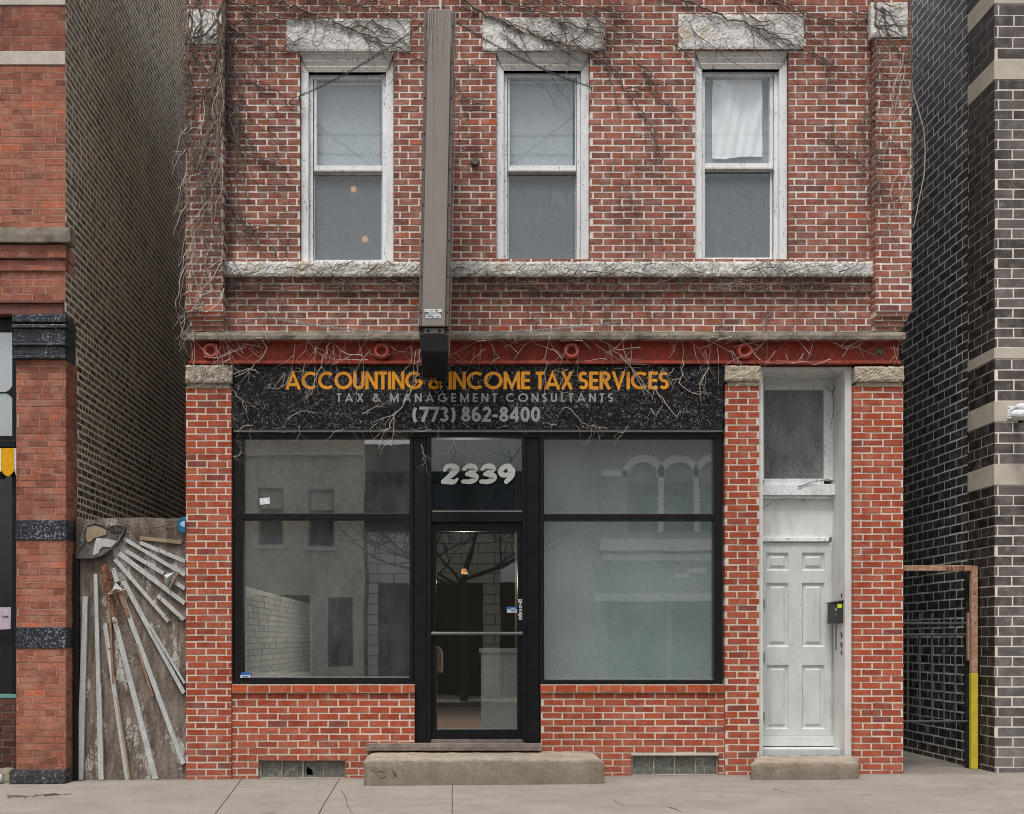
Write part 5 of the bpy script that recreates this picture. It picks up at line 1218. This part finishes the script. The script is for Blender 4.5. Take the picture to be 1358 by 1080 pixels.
v.done('thin twigs clinging to the rough capital of the corner pier', m_vine_mid)
v = Vine(13)
def inner(pts, r, Y=.385): v.mb.tube([(X(x, Y), Y, Z(y, Y)) for x, y in pts], r, 4, False, r * .5)
for pl in ([(1094, 512), (1104, 520), (1106, 540), (1101, 570)], [(1104, 520), (1112, 500), (1108, 492)], [(1058, 646), (1075, 640), (1098, 636), (1112, 640), (1122, 628)], [(1112, 640), (1118, 650), (1100, 660)], [(1010, 676), (1030, 662), (1055, 660)], [(1064, 663), (1070, 668)]): inner(pl, .005, .33 if pl[0][0] < 1090 else .36)
for k in range(6): v.grow(v.r.uniform(1010, 1110), 488, D + v.r.gauss(0, .5), v.r.uniform(14, 36), .003, 1, .25, None, .1, 0, (1008, 1125, 480, 530))
v.done('few twigs creeping over the transom of the white side entrance', m_vine_mid)
v = Vine(14)
def topv(pts, r): v.mb.tube([(x, y, z) for x, y, z in pts], r, 4, False, r * .5)
for k in range(9):
    x0, xx = tx + v.r.uniform(-.11, .11), v.r.uniform(-.03, .03)
    topv([(x0, YF + .08, zt_ + .005), (x0 + xx * .5, YF - .012, zt_ - .01), (x0 + xx, YF - .016, zt_ - v.r.uniform(.08, .2)), (x0 + xx * 1.6, YF - .014, zt_ - v.r.uniform(.2, .5))], .0035)
for sgn in (-1, 1):
    topv([(tx + sgn * .05, YF + .1, zt_ + .03), (tx + sgn * .13, YF + .02, zt_ - .02), (tx + sgn * .135, YF + .05, zt_ - .25), (tx + sgn * .125, YF + .1, zt_ - .4)], .005)
v.done('pale vine strands draped over the top of the projecting box sign', m_vine_pale)
v = Vine(15)
for k in range(14):
    px, py = v.r.uniform(200, 246), v.r.uniform(600, 860); pts = []
    ang = v.r.uniform(0, 6.28)
    for i in range(10): pts.append((X(px, YM - .05), YM - .05 - v.r.random() * .01, Z(max(692, py), YM - .05))); ang += v.r.gauss(0, .4); px = min(245, px + 4 * math.cos(ang)); py += 4 * math.sin(ang)
    v.mb.tube(pts, .003, 3, False, .002)
for k in range(10):
    px, py = v.r.uniform(120, 235), v.r.uniform(693, 712); pts = []
    for i in range(12): pts.append((X(px, YM - .03), YM - .012 - v.r.random() * .01, Z(max(690, py), YM - .03))); px = min(245, px + 4); py += v.r.gauss(0, 1.6)
    v.mb.tube(pts, .0032, 3, False, .002)
v.done('thin brown creeper stems across the top of the mural fence', m_vine)
mb = MB(); rg = random.Random(9)
for k in range(26):
    px = rg.uniform(8, 96); py = 1053 - (px - 8) * .05 + rg.gauss(0, .8); x, y = G(px, py); an = rg.gauss(0, .5); L = rg.uniform(.02, .12)
    mb.tube([(x, y, ground_z(x) + .003), (x + L * .5 * math.cos(an), y + L * .5 * math.sin(an), ground_z(x) + .012), (x + L * math.cos(an), y + L * math.sin(an), ground_z(x) + .007)], .003, 3)
o = mb.build('twig_litter', m_vine); o['kind'] = 'stuff'

# ------------------------------------------------------------------ across the street: what the shop windows mirror
YO = -20.0; VD = 32.3
def RX(px): return (px - 590) / F * VD
def RZ(py): return EYE - (py - 850) / F * VD
ob = thing('beige_brick_house', 'beige brick house across the street mirrored in the shop window', 'building', (RX(400), YO, 0))
holes = [(RX(408), RX(443), RZ(725), RZ(648)), (RX(341), RX(376), RZ(723), RZ(646)), (RX(434), RX(468), RZ(884), RZ(792)), (RX(325), RX(411), RZ(892), RZ(789))]
mb = MB(); mb.slab((RX(200), RX(482)), (-.1, RZ(570)), holes, 0, -.4, lambda u, v, n: (u, YO + n, v)); mb.build('wall', m_opp_beige, ob)
for h in holes[:2]:
    mb = MB(); mb.quad((h[0], YO - .15, h[2]), (h[1], YO - .15, h[2]), (h[1], YO - .15, h[3]), (h[0], YO - .15, h[3])); mb.box(h[0], h[1], YO - .14, YO - .1, (h[2] + h[3]) / 2 - .03, (h[2] + h[3]) / 2 + .03); fr_ = mb.build('window', m_opp_glass, ob)
    mb = MB(); ring_frame(mb, h[0], h[1], h[2], h[3], .05, .05, .06, .05, YO - .14, YO - .06); mb.build('frame', m_opp_grey, fr_)
    B(h[0] + .06, h[1] - .06, YO - .149, YO - .145, h[3] - .55, h[3] - .07).build('blind', m_opp_beige, fr_)
for h in holes[2:]:
    mb = MB(); mb.quad((h[0], YO - .3, h[2]), (h[1], YO - .3, h[2]), (h[1], YO - .3, h[3]), (h[0], YO - .3, h[3])); mb.box(h[0], h[1], YO - .29, YO - .2, h[3] - .6, h[3] - .52); dr_ = mb.build('door', m_opp_dark, ob)
    mb = MB(); ring_frame(mb, h[0], h[1], h[2], h[3], .06, .06, .07, .1, YO - .28, YO - .18); mb.build('frame', m_room, dr_)
    B(h[0] + .12, h[1] - .12, YO - .296, YO - .29, h[2] + .8, h[3] - .75).build('door_light', m_opp_glass, dr_)
mb = MB(); mb.box(RX(200), RX(482), YO + .001, YO + .1, RZ(604), RZ(600)); mb.build('cornice', m_opp_white, ob)
for a, b, c, d in ((405, 446, 725, 730), (338, 379, 723, 728)): B(RX(a), RX(b), YO, YO + .08, RZ(d), RZ(c)).build('window_sill', m_opp_white, ob)
m_opp_stack = plain('facing_sooty_brick', (.20, .19, .185), (.08, .078, .076), 1.6, .95, .2, fine=20, stretch=(3, 1, .6))
osn = thing('stone_storefront', 'pale stone storefront across the street mirrored in the door glass', 'building', (RX(580), YO, 0))
holes = [(RX(500), RX(545), -.1, RZ(772)), (RX(560), RX(641), -.1, RZ(770)), (RX(664), RX(690), -.1, RZ(742))]
mb = MB(); bricks(mb, (RX(487), RX(720)), (-.1, RZ(705)), lambda u, v, n: (u, YO - .3 + n, v), holes, course=.27, blen=.9, joint=.03, proud=.01, deep=.1, thick=.4, seed=400); mb.build('wall', m_opp_stone, osn, tint=True)
mb = MB(); mb.box(RX(483), RX(720), YO - 1.2, YO - 1.1, -.1, RZ(770)); mb.box(RX(482.5), RX(721), YO - 2, YO - .35, RZ(704), RZ(622)); mb.build('dark_interior', m_opp_dark, osn)
B(RX(430), RX(556), YO - 3, YO - 2.01, 0, RZ(572)).build('rear_block', m_opp_stack, osn)
oa = thing('arcaded_block', 'grey brick block with white arches across the street mirrored in the shop window', 'building', (RX(830), YO, 0))
B(RX(722), RX(1100), YO - 1, YO, -.1, RZ(560)).build('wall', m_opp_grey, oa)
mb = MB()
for cxp in (853, 900, 947, 994):
    c, r = RX(cxp), RX(872) - RX(852); zc = RZ(633)
    o_ = [(c + (r + .19) * math.cos(math.pi * i / 20), zc + (r + .19) * math.sin(math.pi * i / 20)) for i in range(21)]; n_ = [(c + r * math.cos(math.pi * i / 20), zc + r * math.sin(math.pi * i / 20)) for i in range(21)]
    for i in range(20):
        for yy in (YO + .12,): mb.quad((o_[i][0], yy, o_[i][1]), (n_[i][0], yy, n_[i][1]), (n_[i + 1][0], yy, n_[i + 1][1]), (o_[i + 1][0], yy, o_[i + 1][1]))
        mb.quad((n_[i][0], YO, n_[i][1]), (n_[i][0], YO + .12, n_[i][1]), (n_[i + 1][0], YO + .12, n_[i + 1][1]), (n_[i + 1][0], YO, n_[i + 1][1]))
for cxp in (876.5, 923.5, 970.5): mb.box(RX(cxp - 3.5), RX(cxp + 3.5), YO, YO + .12, RZ(705), RZ(632))
mb.box(RX(798), RX(832), YO, YO + .12, RZ(633), RZ(625)); mb.build('white_arches', m_opp_white, oa)
for a, b, o_, c, d in ((795, 1100, .35, 716, 731), (800, 1100, .2, 735, 744), (788, 1100, .2, 787, 797)): B(RX(a), RX(b), YO, YO + o_, RZ(d), RZ(c)).build('white_band', m_opp_white, oa)
for a, b, c, d in ((912, 936, 754, 761), (894, 914, 761, 767)): B(RX(a), RX(b), YO, YO + .06, RZ(d), RZ(c)).build('wall_plate', m_opp_white, oa)
mb = MB()
for cxp in (853, 900, 947, 994): mb.box(RX(cxp - 19), RX(cxp + 19), YO, YO + .03, RZ(704), RZ(640))
for a, b in ((808, 885), (892, 1000)): mb.box(RX(a), RX(b), YO, YO + .03, RZ(905), RZ(798))
mb.build('arch_glazing', plain('facing_arch_glass', (.13, .15, .15), (.2, .22, .22), 2, .4, 0), oa)
tr_ = thing('bare_street_tree', 'bare street tree across the road mirrored in the door glass', 'tree', ((615 - 590) / F * 29.2, -17, -.05))
mb = MB(); rt = random.Random(21)
def limb(p, d, L, r, dep):
    pts = [p]; q = Vector(p); d = Vector(d).normalized()
    for i in range(6): d = (d + Vector((rt.gauss(0, .12), rt.gauss(0, .12), rt.gauss(.02, .08)))).normalized(); q = q + d * L / 6; pts.append(tuple(q))
    mb.tube(pts, r, 6 if r > .03 else 4, False, r * .55)
    if dep:
        for k in range(rt.choice((3, 4))):
            i = rt.randrange(3, 7); a = Vector((rt.gauss(0, .8), rt.gauss(0, .6), rt.gauss(.15, .4)))
            limb(pts[i], (d + a), L * rt.uniform(.55, .85), r * .5, dep - 1)
base = Vector(((615 - 590) / F * 29.2, -17, -.05))
mb.tube([base, base + Vector((.03, 0, 1.5)), base + Vector((.0, 0, 3.0))], .10, 8, True, .075); mb.build('trunk', m_wire, tr_)
mb = MB()
for d in ((-.55, 0, 1), (.35, .1, 1), (.0, -.2, 1), (-.9, .2, .5), (1.0, 0, .5), (.9, -.1, .2), (-.8, .1, .15)): limb(base + Vector((0, 0, 2.7 + .3 * rt.random())), d, 1.5, .045, 3)
mb.build('crown', m_wire, tr_)
pw = thing('overhead_wires', 'black overhead cables strung along the street, mirrored in the upper windows', 'wires', (0, -9, 10))
for y, z in ((-9.0, 10.55), (-9.0, 10.2), (-8.3, 9.72), (-8.3, 9.5)):
    MB().tube([(-30 + i * 2, y, z + .0016 * (-30 + i * 2) ** 2 - .01 * i) for i in range(31)], .016, 5).build('wire', m_wire, pw)

# ------------------------------------------------------------------ camera and daylight
cam = bpy.data.cameras.new('camera'); co = bpy.data.objects.new('camera', cam); COL.objects.link(co)
co.location = (0, CAMY, EYE); co.rotation_euler = (R(90), 0, 0)
cam.sensor_width = 36; cam.lens = F / 1358 * 36; cam.shift_x = (679 - 590) / 1358; cam.shift_y = (850 - 540) / 1358
cam.clip_end = 1000; scene.camera = co
EL, AZ = R(66), R(200)                              # high hazy sun from behind the photographer
w = bpy.data.worlds.new('World'); scene.world = w; w.use_nodes = True; nt = w.node_tree; nt.nodes.clear()
sk = nt.nodes.new('ShaderNodeTexSky'); sk.sky_type = 'NISHITA'; sk.sun_disc = False; sk.sun_elevation = EL; sk.sun_rotation = AZ
sk.air_density = 1.2; sk.dust_density = 5; sk.ozone_density = 1
hs = nt.nodes.new('ShaderNodeHueSaturation'); hs.inputs['Saturation'].default_value = .22; hs.inputs['Value'].default_value = 1.0
bg = nt.nodes.new('ShaderNodeBackground'); bg.inputs[1].default_value = .15
ou = nt.nodes.new('ShaderNodeOutputWorld')
nt.links.new(sk.outputs[0], hs.inputs['Color']); nt.links.new(hs.outputs[0], bg.inputs[0]); nt.links.new(bg.outputs[0], ou.inputs[0])
sl = bpy.data.lights.new('sun', 'SUN'); sl.energy = 2.4; sl.angle = R(14); sl.color = (1, .955, .895)
so = bpy.data.objects.new('sun', sl); COL.objects.link(so); so.location = (0, -10, 20)
dirv = Vector((math.sin(AZ) * math.cos(EL), math.cos(AZ) * math.cos(EL), math.sin(EL)))
so.rotation_euler = dirv.to_track_quat('Z', 'Y').to_euler()
scene.view_settings.view_transform = 'Standard'; scene.view_settings.look = 'None'; scene.view_settings.exposure = 0
scene.cycles.filter_width = 1.0; scene.cycles.max_bounces = 8; scene.cycles.transparent_max_bounces = 12; scene.cycles.use_denoising = True
